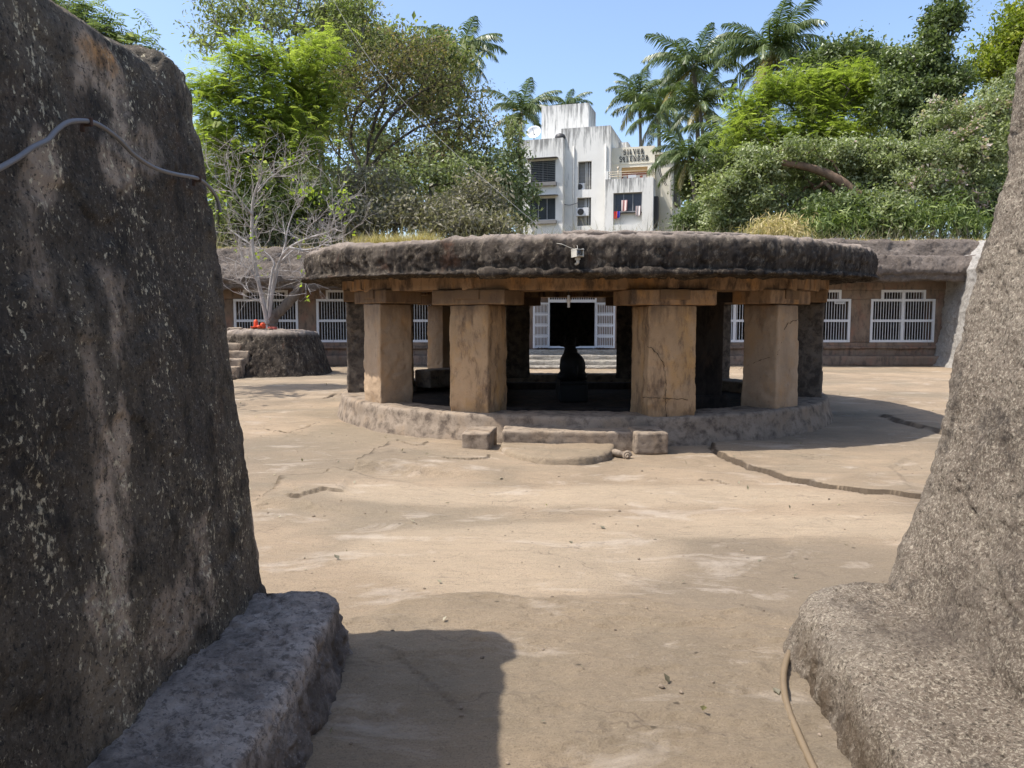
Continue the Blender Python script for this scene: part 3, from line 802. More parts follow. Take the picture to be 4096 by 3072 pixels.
# front step, side blocks, moonstone
stp = gnd(2272, 1800); 
def upto(px, py, z): return gnd(px, py, z)
a0, a1 = gnd(2012, 1795), gnd(2535, 1800)
rbox('step_slab', ((a0.x + a1.x) / 2, 9.62, .095), (a1.x - a0.x, .62, .30), KERB, None, rz=math.radians(-2), r=.03, seg=.03, layers=((3, .012, 3, 0, False), (12, .008, 4, 1, True)))
tag(bpy.data.objects['step_slab'], 'long low stone step in front of the pavilion kerb between two blocks', 'step')
rbox('step_block', (-.395, 9.36, .125), (.33, .62, .27), KERB, None, rz=math.radians(-8), r=.022, seg=.025, layers=((3, .008, 3, 4, False), (14, .006, 4, 1, True)))
tag(bpy.data.objects['step_block'], 'rough stone block at the left end of the pavilion step', 'stone block', 'stone blocks flanking the step')
b2 = rbox('step_block', (1.66, 9.42, .125), (.40, .66, .27), KERB, None, rz=math.radians(2), r=.03, seg=.025, layers=((3, .010, 3, 9, False), (14, .006, 4, 3, True)))
tag(b2, 'stone block with sunlit left edge at the right end of the pavilion step', 'stone block', 'stone blocks flanking the step')
# half round moonstone
nu, nr = 150, 26
ang = np.linspace(-math.pi / 2 - .15, math.pi / 2 + .15, nu)
pr_ = np.array([(1.05, -.05), (1.03, .0), (1.01, .075), (.995, .092), (.96, .10)] + [(q, .102) for q in np.linspace(.9, .02, nr)])
rx, ry = .68, .95
P = np.stack([.545 + rx * pr_[None, :, 0] * np.sin(ang)[:, None] * (1 + .02 * np.sin(9 * ang))[:, None], 9.25 - ry * pr_[None, :, 0] * np.cos(ang)[:, None], pr_[None, :, 1] + 0 * ang[:, None]], -1)
ms = rockgrid('moonstone', P, [(3, .015, 4, 5., False), (12, .008, 4, 2., False)], GROUND, None, False, {'rough': .7 * np.ones(P.shape[:2])})
tag(ms, 'half round worn doorstep slab before the pavilion step', 'doorstep slab')
# carved scroll stones by the step ends
for px, py, fl, lab in ((2508, 1838, 1, 'small carved spiral stone at the foot of the right step block'), (2022, 1822, -1, 'small worn stone lump in the shadow of the left step block')):
    q = gnd(px, py); m = MB(); pts = []
    for i in range(46):
        t = i / 45; r = .045 * (1 - t) + .005; w = t * 4.2 * math.pi
        pts.append((q.x + r * math.cos(w) * .9, q.y + .02 - .05 * t, .04 + r * math.sin(w)))
    m.tube(pts, [.020 * (1 - .6 * i / 45) for i in range(46)], 8)
    m.tube([(q.x - fl * .02, q.y + .02, .05), (q.x - fl * .12, q.y + .12, .06), (q.x - fl * .2, q.y + .2, .04)], [.03, .045, .03], 8)
    tag(m.build('scroll_stone', KERB, None, True), lab, 'carved stone', 'carved stones beside the step')

# ================================================================== THINGS AT THE PAVILION
# statue of a resting bull on its pedestal, seen from behind
NB = empty('bull_statue', (1.08, 14.0, .16), 'dark stone statue of a resting bull seen from behind under the pavilion', 'statue')
rbox('pedestal', (1.08, 14.0, .32), (.50, 1.2, .32), BLACKROCK, NB, r=.03, seg=.08)
rbox('plinth_slab', (1.08, 14.0, .50), (.48, 1.04, .06), BLACKROCK, NB, r=.02, seg=.08)
def bull():
    mbd = bpy.data.metaballs.new('body'); mbd.resolution = .035; mbd.render_resolution = .035; mbd.threshold = .35
    o = bpy.data.objects.new('body', mbd); C.objects.link(o)
    def el(c, r, sz=(1, 1, 1)):
        e = mbd.elements.new(type='ELLIPSOID'); e.co = c; e.radius = 1.0
        e.size_x, e.size_y, e.size_z = [r * k * 1.45 for k in sz]; e.stiffness = 2.0
    el((0, -.28, .30), .24, (1, .95, 1.15)); el((0, -.02, .32), .22, (1, 1.1, 1)); el((0, .20, .36), .20, (1, 1, 1.05))
    el((0, .17, .56), .12); el((0, .34, .50), .13, (.9, 1, 1.2)); el((0, .40, .66), .11); el((0, .52, .62), .075, (.9, 1.3, .9))
    for sx in (-1, 1):
        el((.19 * sx, -.24, .12), .10, (.9, 1.7, .8)); el((.15 * sx, .30, .08), .075, (.8, 1.8, .8)); el((.10 * sx, .40, .78), .030, (.8, .8, 2.2)); el((.14 * sx, .40, .66), .035, (1.8, .8, .8))
    el((.04, -.52, .22), .045, (.8, .8, 2.6))
    dg = bpy.context.evaluated_depsgraph_get(); dg.update()
    m2 = bpy.data.meshes.new_from_object(o.evaluated_get(dg)); m2.name = 'body'
    bpy.data.objects.remove(o)
    for v in m2.vertices: v.co = (v.co.x + 1.08, v.co.y + 13.98, v.co.z + .47)
    m2.polygons.foreach_set('use_smooth', [True] * len(m2.polygons))
    m2.materials.clear(); m2.materials.append(BLACKROCK)
    o2 = bpy.data.objects.new('body', m2); C.objects.link(o2); put(o2, NB)
bull()
# hanging lamp in the front bay
hl = empty('hanging_bell', at(2275, 1185, 10.2), 'small white bell fitting hanging from the pavilion beam in the front bay', 'bell')
q = at(2275, 1165, 10.2); m = MB(); m.tube([q + Vector((0, 0, .06)), q + Vector((0, 0, -.05))], .006, 6); m.build('cord', DARKMETAL, hl)
m = MB(); m.lathe([(.0, -.05), (.018, -.055), (.02, -.09), (.03, -.11), (.03, -.14), (.018, -.15), (.016, -.19), (.020, -.21), (.0, -.215)], q, 14); m.build('fitting', WHITE, hl, True)
# security camera on the roof rim with its leads
cc = at(2310, 1015, 9.0)
CV = empty('security_camera', cc, 'boxy white security camera fixed to the front rim of the pavilion roof', 'camera')
R_ = Matrix.Rotation(math.radians(20), 3, 'Z')
def cv(x, y, z): return cc + R_ @ Vector((x, y, z))
m = MB()
for c_, s_ in (((0, 0, .045), (.095, .16, .008)), ((0, 0, -.028), (.08, .15, .006)), ((-.042, 0, .008), (.006, .15, .095)), ((.042, 0, .008), (.006, .15, .095)), ((0, .07, .008), (.08, .006, .095))): m.box(cv(*c_), s_, R_)
m.build('housing', CAMBODY, CV)
m = MB(); m.lathe([(0, .0), (.022, 0), (.028, .008), (.028, .09), (0, .09)], cv(-.008, -.06, .008), 16, R_ @ Matrix.Rotation(-math.pi / 2, 3, 'X')); m.build('lens_barrel', GREYMETAL, CV, True)
m = MB(); m.lathe([(0, .002), (.018, 0), (.018, .004), (0, .004)], cv(-.008, -.064, .008), 16, R_ @ Matrix.Rotation(-math.pi / 2, 3, 'X')); m.build('lens', DARKGLASS, CV, True)
m = MB(); m.box(cv(.01, .02, -.05), (.05, .05, .04), R_); m.tube([cv(.012, .02, -.06), cv(.02, .03, -.10), cv(.02, .09, -.12)], [.022, .018, .02], 8); m.build('bracket', CAMBODY, CV, True)
m = MB(); m.tube(smooth_path([cv(-.02, .02, .05), cv(-.08, .05, .075), cv(-.16, .10, .115), cv(-.2, .25, .14)]), .0028, 6)
m.tube(smooth_path([cv(.01, .02, .05), cv(.02, .05, .09), cv(.03, .12, .13), cv(.05, .3, .14)]), .0026, 6); m.build('lead', CAMBODY, CV, True)
# bottle and bowl on the right end of the kerb
q = at(3268, 1587, 12.35); q.z = .385
BT = empty('soft_drink_bottle', q, 'small clear bottle with purple label standing in the white dish on the kerb', 'bottle')
PET = plain('clear bottle plastic', (.55, .57, .58), .1, .6, 0, .05)
m = MB(); m.lathe([(0, .012), (.030, .012), (.031, .04), (.031, .12), (.028, .15), (.014, .185), (.012, .20), (0, .20)], q, 18); m.build('body', PET, BT, True)
m = MB(); m.lathe([(.0315, .045), (.0325, .047), (.0325, .105), (.0315, .107)], q, 18); m.build('label', plain('purple label', (.10, .05, .26), .4), BT, True)
m = MB(); m.lathe([(0, .198), (.014, .198), (.014, .218), (0, .22)], q, 14); m.build('cap', plain('black cap', (.02, .02, .025), .4), BT, True)
m = MB(); m.lathe([(0, .0), (.05, .0), (.075, .03), (.092, .055), (.089, .055), (.072, .032), (.048, .006), (0, .006)], q + Vector((-.012, -.02, 0)), 22)
tag(m.build('dish', WHITE, None, True), 'shallow white leaf shaped dish on the right end of the pavilion kerb', 'dish')
# ================================================================== ROCK-CUT TEMPLE AT THE BACK
FY = 27.4
RT = empty('rock_cut_temple', (2.0, FY, 0), 'long low rock cut temple front with white barred openings closing the back of the court', 'temple')
WIN = [-11.7, -8.73, -5.80, -2.70, 7.9, 10.87, 13.86]
HW, HU = 1.14, .79
ZB, ZM, ZT = .81, 2.34, 2.66
GX0, GX1 = 1.28, 3.0
def sub(iv, holes):
    out, x = [], iv[0]
    for a, b in sorted(holes):
        if a > x: out.append((x, a))
        x = max(x, b)
    if x < iv[1]: out.append((x, iv[1]))
    return out
items = []
XL, XR = -17.0, 15.6
kk = 0
def blk(x0, x1, z0, z1, dy=0.0):
    global kk
    kk += 1
    items.append((((x0 + x1) / 2, FY + .4 + dy, (z0 + z1) / 2), (x1 - x0, .8, z1 - z0), dict(r=.025, seg=.12, layers=((2.2, .022, 3, kk * .7, False), (9, .008, 3, 2, False)))))
gate = [(GX0, GX1)]
for a, b in sub((XL, XR), gate): blk(a, b, 0, ZB)
for a, b in sub((XL, XR), [(x - HW, x + HW) for x in WIN] + gate): blk(a, b, ZB, ZM)
for a, b in sub((XL, XR), [(x - HU, x + HU) for x in WIN] + gate): blk(a, b, ZM, ZT, .004)
blk(XL, XR, ZT, 3.1, -.02)
rboxes('wall', items, FACADE, RT)
items = []
for a, b in sub((XL, XR), [(.2, 4.0)]):
    items.append((((a + b) / 2, FY - .12, .16), (b - a, .5, .36), dict(r=.06, seg=.12, layers=((1.5, .04, 3, a, False), (6, .025, 4, 2, False)))))
    items.append((((a + b) / 2, FY - .02, .62), (b - a, .12, .10), dict(r=.04, seg=.12, layers=((1.5, .03, 3, a, False), (6, .02, 4, 5, False)))))
rboxes('base_ledge', items, FACADE, RT)
# dark chamber behind
m = MB()
for c, s in (((-.7, 33, -.06), (33.5, 11, .3)), ((-.7, 38.4, 1.7), (33.5, .4, 3.6)), ((-.7, 33, 3.3), (33.5, 11, .4)), ((-17.3, 33, 1.7), (.4, 11, 3.6)), ((15.9, 33, 1.7), (.4, 11, 3.6))): m.box(c, s)
for x in (-1.5, 5.8): m.box((x, 30.5, 1.5), (.9, .9, 3.2))
m.build('chamber', KERBDARK, RT)
# overhanging rock above
nx = 520
X = np.linspace(-19, 18.5, nx)
dzx = -.28 * (1 - sstep(-6, 3, X))
pf = dens([(28.3, 3.02), (26.3, 2.93), (26.02, 2.92), (26.0, 3.12), (25.92, 3.16), (25.90, 3.30), (26.05, 3.60), (26.14, 3.73), (26.3, 3.76), (27.0, 3.78), (27.25, 3.80), (27.32, 3.95), (27.48, 4.34), (27.62, 4.44), (28.6, 4.46), (31.0, 4.44)], .06)
PF = np.array(pf)
P = np.stack([X[:, None] + 0 * PF[None, :, 0], PF[None, :, 0] + .14 * np.sin(X * .45)[:, None] - .04 * dzx[:, None], PF[None, :, 1] + dzx[:, None]], -1)
P[..., 2] += .05 * fbm(np.stack([X, 0 * X, 0 * X], -1), .5, 4)[:, None] * (PF[None, :, 1] > 3.1)
rockgrid('rock_overhang', P, [(.7, .08, 4, 3., False), (2.4, .03, 4, 6., False), ((6, 8, 9), .035, 4, 8., True), (1.6, .05, 5, 9., 2)], CLIFF, RT)
# right side of the court
def side_cliff(name, x0, ya, yb, sgn, mat, parent, n):
    Y = np.linspace(ya, yb, n)
    pf = np.array(dens([(.55, -.1), (.30, .3), (.18, .8), (.05, 1.5), (-.05, 2.6), (0.0, 3.3), (-.25, 3.75), (-.9, 3.85), (-1.3, 4.4), (-4.5, 4.5)], .07))
    P = np.stack([x0 + sgn * -pf[None, :, 0] + .25 * np.sin(Y * .5)[:, None], Y[:, None] + 0 * pf[None, :, 0], pf[None, :, 1] + 0 * Y[:, None]], -1)
    return rockgrid(name, P, [(.6, .12, 4, 3., False), (2.2, .06, 4, 6., False), (7, .035, 4, 8., True)], mat, parent, False, None, None, sgn > 0)
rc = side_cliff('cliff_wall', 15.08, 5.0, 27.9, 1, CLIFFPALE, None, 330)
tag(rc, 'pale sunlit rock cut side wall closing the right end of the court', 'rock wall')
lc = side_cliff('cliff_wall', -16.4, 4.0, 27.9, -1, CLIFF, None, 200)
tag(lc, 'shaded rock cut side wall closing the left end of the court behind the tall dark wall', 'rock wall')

# barred windows
def grille_win(cx, k):
    y = FY + .02
    m = MB()
    w = .085
    def bar(x0, x1, z0, z1, d=.07, dy=0): m.box(((x0 + x1) / 2, y + dy, (z0 + z1) / 2), (x1 - x0, d, z1 - z0))
    bar(cx - HW, cx - HW + w, ZB, ZM); bar(cx + HW - w, cx + HW, ZB, ZM)
    bar(cx - HW + w, cx + HW - w, ZB, ZB + w); bar(cx - HW + w, cx + HW - w, ZM - w, ZM)
    bar(cx - HU, cx - HU + w, ZM, ZT); bar(cx + HU - w, cx + HU, ZM, ZT); bar(cx - HU + w, cx + HU - w, ZT - w, ZT)
    bar(cx - HW + w, cx + HW - w, 1.53, 1.53 + w, .066)
    bar(cx - w * .6, cx + w * .6, ZB + w, ZT - w, .074)
    fr = m.build('window_grille', WHITE, RT)
    m = MB(); n = 22
    for i in range(1, n):
        x = cx - HW + w + (2 * HW - 2 * w) * i / n
        if abs(x - cx) < .06: continue
        m.box((x, y + .015, (ZB + ZM) / 2), (.017, .017, ZM - ZB - .02))
        if abs(x - cx) < HU - w: m.box((x, y + .015, (ZM + ZT) / 2), (.017, .017, ZT - ZM - .02))
    m.build('bars', WHITE, fr)
for k, x in enumerate(WIN): grille_win(x, k)
# notice plate on the second window from the right
q = at(3358, 1210, FY - .03); q.y = FY - .03
NP = empty('notice_plate', q, 'small white notice plate tied to the barred window left of the rightmost window', 'notice')
m = MB(); m.box(q, (.36, .012, .10)); m.build('plate', WHITE, NP)
m = MB()
rr = random.Random(3)
for row in (.018, -.016):
    x = -.145
    while x < .13:
        L = rr.uniform(.012, .03); m.box(q + Vector((x + L / 2, -.009, row + .004 * math.cos(x * 9))), (L, .004, .014)); x += L + .008
m.build('lettering', DARKMETAL, NP)
# gate frame, lattice and two open leaves
m = MB(); y = FY + .05; z0, z1, z2 = .60, 2.22, 2.62
m.box((GX0 + .03, y, (z0 + z2) / 2), (.06, .08, z2 - z0)); m.box((GX1 - .03, y, (z0 + z2) / 2), (.06, .08, z2 - z0))
m.box(((GX0 + GX1) / 2, y, z1 + .05), (GX1 - GX0 - .12, .076, .10)); m.box(((GX0 + GX1) / 2, y, z2 - .04), (GX1 - GX0 - .12, .076, .08)); m.box(((GX0 + GX1) / 2, y, z0 + .035), (GX1 - GX0 - .12, .076, .07))
gf = m.build('gate_frame', WHITE, RT)
m = MB()
for i in range(1, 20): m.box((GX0 + .06 + (GX1 - GX0 - .12) * i / 20, y, (z1 + z2) / 2), (.02, .02, z2 - z1 - .1))
m.build('lattice', WHITE, gf)
def leaf(hx, dirv):
    d = Vector(dirv).normalized(); L = .78; M = Matrix.Rotation(math.atan2(d.y, d.x), 3, 'Z')
    h = Vector((hx, FY - .02, 0)); m = MB(); H0, H1 = z0 + .02, z1 - .01
    for s in (.03, L - .03): m.box(h + d * s + Vector((0, 0, (H0 + H1) / 2)), (.06, .045, H1 - H0), M)
    for i in range(5):
        zz = H0 + .03 + (H1 - H0 - .06) * i / 4
        m.box(h + d * L / 2 + Vector((0, 0, zz)), (L - .12, .042, .055), M)
    for i in range(1, 9):
        m.box(h + d * (.06 + (L - .12) * i / 9) + Vector((0, 0, (H0 + H1) / 2)), (.016, .016, H1 - H0 - .03), M)
    for i in range(4):
        zz = H0 + .03 + (H1 - H0 - .06) * (i + .5) / 4; hh = (H1 - H0 - .06) / 8 - .05
        for sg in (-1, 1): m.box(h + d * L / 2 + Vector((0, 0, zz + sg * hh)), (L - .2, .03, .02), M)
    return m.build('gate_leaf', WHITE, RT)
leaf(GX0 + .02, (-.56, -.55, 0)); leaf(GX1 - .02, (.62, -.50, 0))
# steps up to the gate
STEP = m_cliff('bright worn step stone', (.30, .27, .22), (.40, .36, .30), (.50, .46, .39))
for i, (yy, zz) in enumerate(((25.0, .10), (25.5, .25), (26.05, .40), (26.65, .56))):
    rbox('step', (2.1, (yy + 27.3) / 2, zz / 2), (3.6 - .15 * i, 27.3 - yy, zz), STEP, RT, r=.04, seg=.08, layers=((2.5, .03, 3, i * 2., False), (9, .015, 4, 3, True)))
# sandals left on the top step
SAND = plain('dark sandal leather', (.05, .035, .03), .6)
for i, (px, col, lab) in enumerate(((2095, None, 'pair of dark sandals left on the top step by the left gate leaf'), (2400, None, 'dark sandals left on the top step by the right gate leaf'))):
    q = at(px + (65 if i == 0 else 5), 1393, 26.85); q.z = .585
    m = MB()
    for dx, rz in ((-.07, .3), (.07, -.2)):
        M = Matrix.Rotation(rz, 3, 'Z')
        m.lathe([(0, -.012), (.05, -.012), (.055, .0), (.045, .012), (0, .012)], q + Vector((dx, 0, 0)), 14, M @ Matrix.Diagonal((.9, 2.3, 1)))
        m.tube([q + M @ Vector((dx - .045, -.03, .01)), q + M @ Vector((dx, -.04, .06)), q + M @ Vector((dx + .045, -.03, .01))], .012, 6)
    tag(m.build('sandals', SAND, None, True), lab, 'sandals', 'sandals on the temple step')

# ================================================================== ROUND TREE PLATFORM
TC = Vector((-7.2, 23.1, 0))
TP = empty('tree_platform', TC, 'round rough stone platform with steps under the bare tree', 'platform')
nphi = 300
ph = np.linspace(-math.pi, math.pi, nphi, endpoint=False)
PR = np.array(dens([(1.84, -.1), (1.76, .05), (1.62, .5), (1.48, .95), (1.40, 1.15), (1.36, 1.23), (1.28, 1.265), (.7, 1.28), (.02, 1.29)], .045))
R = PR[None, :, 0] * (1 + .03 * np.sin(3 * ph))[:, None]
P = np.stack([TC.x + R * np.sin(ph)[:, None], TC.y - R * np.cos(ph)[:, None], PR[None, :, 1] + 0 * R], -1)
lf = (1 - sstep(-.2, .5, np.sin(ph)))[:, None] * np.ones((1, len(PR)))
ex = lf * .06 * (1 - 2.2 * np.abs(fbm(P, (7, 7, 12), 4, .55, 3.)))
PLAT = m_roof()
rockgrid('drum', P, [(1.5, .05, 3, 3., False), (5, .03, 4, 6., False), (16, .012, 4, 8., True)], PLAT, TP, True, {'top': sstep(1.12, 1.24, P[..., 2])}, ex)
items = []
for i in range(6):
    x1 = -7.52 + .04 * i + (.06 if i > 2 else 0); y0 = 20.62 + .26 * i; z = .12 + .205 * i
    items.append((((-9.6 + x1) / 2, (y0 + 22.9) / 2, z / 2), (x1 + 9.6, 22.9 - y0, z), dict(r=.03, seg=.06, layers=((3, .03, 3, i * 1.7, False), (10, .018, 4, 2, True)))))
rboxes('steps', items, KERB, TP)
# offerings at the tree foot
VERM = plain('vermilion coated stone', (.62, .085, .03), .6, .3, 0, .2, 14)
q = at(1040, 1318, 22.45); q.z = 1.30
tr = rbox('offering_slab', (q.x, q.y, 1.325), (.62, .34, .06), BEAM, None, rz=.1, r=.015, seg=.06)
tag(tr, 'flat brown stone slab under the vermilion stones at the foot of the bare tree', 'stone slab')
def idol(px, py, h, r, lab):
    q = at(px, py, 22.42); q.z = 1.352
    m = MB(); m.lathe([(0, 0), (r * .9, 0), (r, h * .25), (r * .85, h * .55), (r * .95, h * .7), (r * .6, h * .92), (0, h)], q, 18)
    o = m.build('offering_stone', VERM, None, True); tag(o, lab, 'offering stone', 'vermilion offering stones')
idol(1024, 1310, .27, .07, 'tall vermilion offering stone at the left end of the slab below the bare tree')
idol(1052, 1316, .18, .085, 'upright vermilion offering stone at the right end of the slab below the bare tree')
q = at(1021, 1309, 22.36); m = MB(); m.lathe([(0, 0), (.06, .0), (.10, .05), (.095, .055), (.05, .012), (0, .012)], Vector((q.x - .02, q.y - .06, 1.357)), 18)
tag(m.build('offering_bowl', VERM, None, True), 'shallow orange bowl in front of the tall vermilion stone', 'bowl')
q = at(1038, 1318, 22.36); m = MB(); m.lathe([(0, 0), (.05, .0), (.07, .05), (.05, .09), (0, .10)], Vector((q.x, q.y - .05, 1.354)), 14)
tag(m.build('offering_stone', VERM, None, True), 'low rounded vermilion stone between the two taller ones', 'offering stone', 'vermilion offering stones')
q = at(1090, 1318, 22.6)
o = rbox('offering_brick', (q.x, q.y, 1.36), (.30, .10, .08), plain('red brick', (.42, .10, .075), .7), None, rz=-.5, r=.012, seg=.04)
tag(o, 'red painted brick lying right of the offering slab', 'brick')
q = at(955, 1325, 22.5)
o = rbox('loose_stone', (q.x - .1, q.y, 1.33), (.42, .28, .10), KERB, None, rz=.2, r=.04, seg=.05, layers=((5, .03, 3, 2, False),))
tag(o, 'pale flat loose stone lying on the platform left of the offerings', 'stone')

# ---- the bare tree
BARKW = m_bark('pale bare bark', (.27, .235, .21), (.50, .455, .415))
BARKD = m_bark('dark rough bark', (.07, .055, .045), (.20, .165, .13))
LIME = leafmat('young lime leaf', (.22, .30, .03), (.34, .42, .05), (.46, .50, .08), .45)
BT_ = empty('bare_tree', (TC.x, TC.y, 1.28), 'leafless pale branched tree with a few lime leaves on the round platform', 'tree')
rb = random.Random(21)
mb = MB(); tips = []
def limb(pxs, Y0, Y1, r0, r1):
    n = len(pxs); pts = [at(a, b, Y0 + (Y1 - Y0) * i / (n - 1)) for i, (a, b) in enumerate(pxs)]
    sp = smooth_path(pts, 5)
    mb.tube(sp, [r0 + (r1 - r0) * i / (len(sp) - 1) for i in range(len(sp))], 7)
    return sp
def twig(p, d, L, r, depth):
    pts = [Vector(p)]; d = Vector(d).normalized(); n = 5
    for i in range(n):
        d = (d + Vector((rb.gauss(0, .20), rb.gauss(0, .20), rb.gauss(.04, .17)))).normalized()
        pts.append(pts[-1] + d * L / n)
    mb.tube(pts, [r * (1 - .65 * i / n) for i in range(n + 1)], 5 if r > .008 else 4, False)
    if depth > 0:
        for k in range(rb.choice((3, 4, 4))):
            i = rb.randint(1, n)
            a = (d + Vector((rb.gauss(0, .75), rb.gauss(0, .75), rb.gauss(.12, .55)))).normalized()
            twig(pts[i], a, L * rb.uniform(.5, .8), r * .62, depth - 1)
    else: tips.append((pts[-1], d))
base = (1072, 1300)
limbs = [
    ([base, (1052, 1210), (1030, 1110), (1010, 990), (1008, 880), (1012, 800), (1030, 740), (1048, 690), (1036, 640)], 22.9, 22.2, .070, .014),
    ([(1076, 1300), (1085, 1200), (1098, 1110), (1125, 1030), (1165, 985), (1240, 950), (1310, 930), (1350, 905)], 22.9, 22.0, .060, .016),
    ([(1070, 1300), (1075, 1190), (1088, 1090), (1095, 1050), (1060, 1010), (1015, 985), (960, 950), (915, 915)], 23.0, 23.4, .050, .012),
    ([(1085, 1210), (1105, 1110), (1120, 1050), (1140, 980), (1150, 920), (1170, 860), (1200, 820)], 22.9, 23.6, .040, .012),
    ([(1060, 1250), (1045, 1180), (1030, 1130), (1000, 1080), (950, 1050), (905, 1030)], 22.9, 22.3, .035, .010),
    ([(1160, 990), (1220, 1000), (1280, 985), (1330, 950)], 22.2, 21.7, .035, .012),
    ([(1120, 1050), (1180, 1000), (1255, 1010), (1300, 960), (1380, 950)], 22.8, 23.3, .03, .010),
    ([(1012, 860), (970, 810), (940, 770), (905, 745)], 22.4, 22.0, .028, .009),
    ([(1030, 770), (1075, 715), (1110, 690), (1150, 660)], 22.3, 22.8, .022, .008),
    ([(1095, 1080), (1160, 1085), (1200, 1090), (1220, 1130), (1225, 1180)], 22.7, 22.3, .018, .005),
    ([(1070, 1290), (1060, 1230), (1030, 1200), (985, 1150), (945, 1120)], 22.6, 22.2, .018, .006),
]
for pxs, y0, y1, r0, r1 in limbs:
    sp = limb(pxs, y0, y1, r0, r1)
    n = len(sp)
    for k in range(9 if len(pxs) > 5 else 6):
        i = int(n * rb.uniform(.42, .99)); i = min(i, n - 2)
        d = (sp[i + 1] - sp[i]).normalized()
        dd = (d * .7 + Vector((rb.gauss(0, .7), rb.gauss(0, .7), rb.gauss(.25, .5)))).normalized()
        twig(sp[i], dd, rb.uniform(.6, 1.2), max(.012, (r0 + (r1 - r0) * i / n) * .45), 2)
mb.build('branches', BARKW, BT_, True)
m = MB()
sp = smooth_path([at(1085, 1300, 23.0), at(1098, 1265, 22.95), at(1130, 1235, 22.9), at(1180, 1180, 22.85), at(1205, 1145, 22.8), at(1228, 1118, 22.8)], 6)
m.tube(sp, [.17 * (1 - .32 * i / len(sp)) * (1 + .09 * math.sin(i * 1.9)) for i in range(len(sp))], 12)
m.build('cut_trunk', BARKD, BT_, True)

def leaves_np(pts, size, asp, up, rng, jitter=.35, droop=0.0):
    n = len(pts); pts = np.asarray(pts)
    d = rng.randn(n, 3); d[:, 2] -= droop; d /= np.linalg.norm(d, axis=1, keepdims=True)
    nn = rng.randn(n, 3); nn[:, 2] = np.abs(nn[:, 2]) + up
    w = np.cross(d, nn); w /= np.maximum(np.linalg.norm(w, axis=1, keepdims=True), 1e-6)
    s = size * (1 + jitter * rng.randn(n, 1)).clip(.4, 1.9)
    L = d * s; W = w * s * asp * .5
    nrm = np.cross(w, d) * s * .10
    V = np.stack([pts, pts + L * .45 + W + nrm, pts + L, pts + L * .45 - W + nrm], 1)
    return V.reshape(-1, 3), np.arange(4 * n).reshape(n, 4), rng.rand(n)
rg = np.random.RandomState(4)
sel = [t for t in tips if rb.random() < .055]
pp = []
for p, d in sel:
    for k in range(rb.randint(1, 4)): pp.append(np.array(p) + rg.randn(3) * .05)
for px, py in ((1232, 765), (1240, 755), (1225, 775), (1370, 770), (1385, 760), (1395, 790), (1375, 800), (1330, 830), (1345, 840), (1360, 820), (1290, 785), (1020, 690), (1160, 635), (1070, 815), (1035, 1010)):
    c = at(px, py, 22.4)
    for k in range(7): pp.append(np.array(c) + rg.randn(3) * .09)
V, Q, rv = leaves_np(pp, .12, .75, .6, rg, .3, .5)
mesh_np('leaves', V, Q, LIME, BT_, False, None, {'rnd': rv})

# ================================================================== APARTMENT BUILDING
TH = math.radians(16.5)
BT0 = at(2440, 800, 60.0)
T_ = Vector((math.cos(TH), -math.sin(TH), 0)); N_ = Vector((-math.sin(TH), -math.cos(TH), 0))
def W(s, n, z): return Vector((BT0.x, BT0.y, 0)) + T_ * s + N_ * n + Vector((0, 0, z))
def bp(px, py, n):
    d = ray(px, py); o = Vector((0, 0, EYE)); P0 = Vector((BT0.x, BT0.y, 0)) + N_ * n
    t = (P0 - o).dot(N_) / d.dot(N_); q = o + d * t
    return (q - P0).dot(T_), q.z
def rect(x0, y0, x1, y1, n):
    ym, xm = (y0 + y1) / 2, (x0 + x1) / 2
    return bp(x0, ym, n)[0], bp(x1, ym, n)[0], bp(xm, y1, n)[1], bp(xm, y0, n)[1]
BM = rotm = Matrix((T_, -N_, Vector((0, 0, 1)))).transposed()
def obox(m, s0, s1, n0, n1, z0, z1):
    m.hexa([W(s0, n1, z0), W(s1, n1, z0), W(s1, n0, z0), W(s0, n0, z0), W(s0, n1, z1), W(s1, n1, z1), W(s1, n0, z1), W(s0, n0, z1)])
AB = empty('apartment_building', W(0, 0, 4.0), 'white streaked apartment building with dark lettering on its parapet beyond the temple', 'building')
def weather(o, zt, fall=1.6):
    me = o.data; a = me.attributes.new('weather', 'FLOAT', 'POINT')
    for i, v in enumerate(me.vertices): a.data[i].value = max(0, 1 - (zt - v.co.z) / fall)
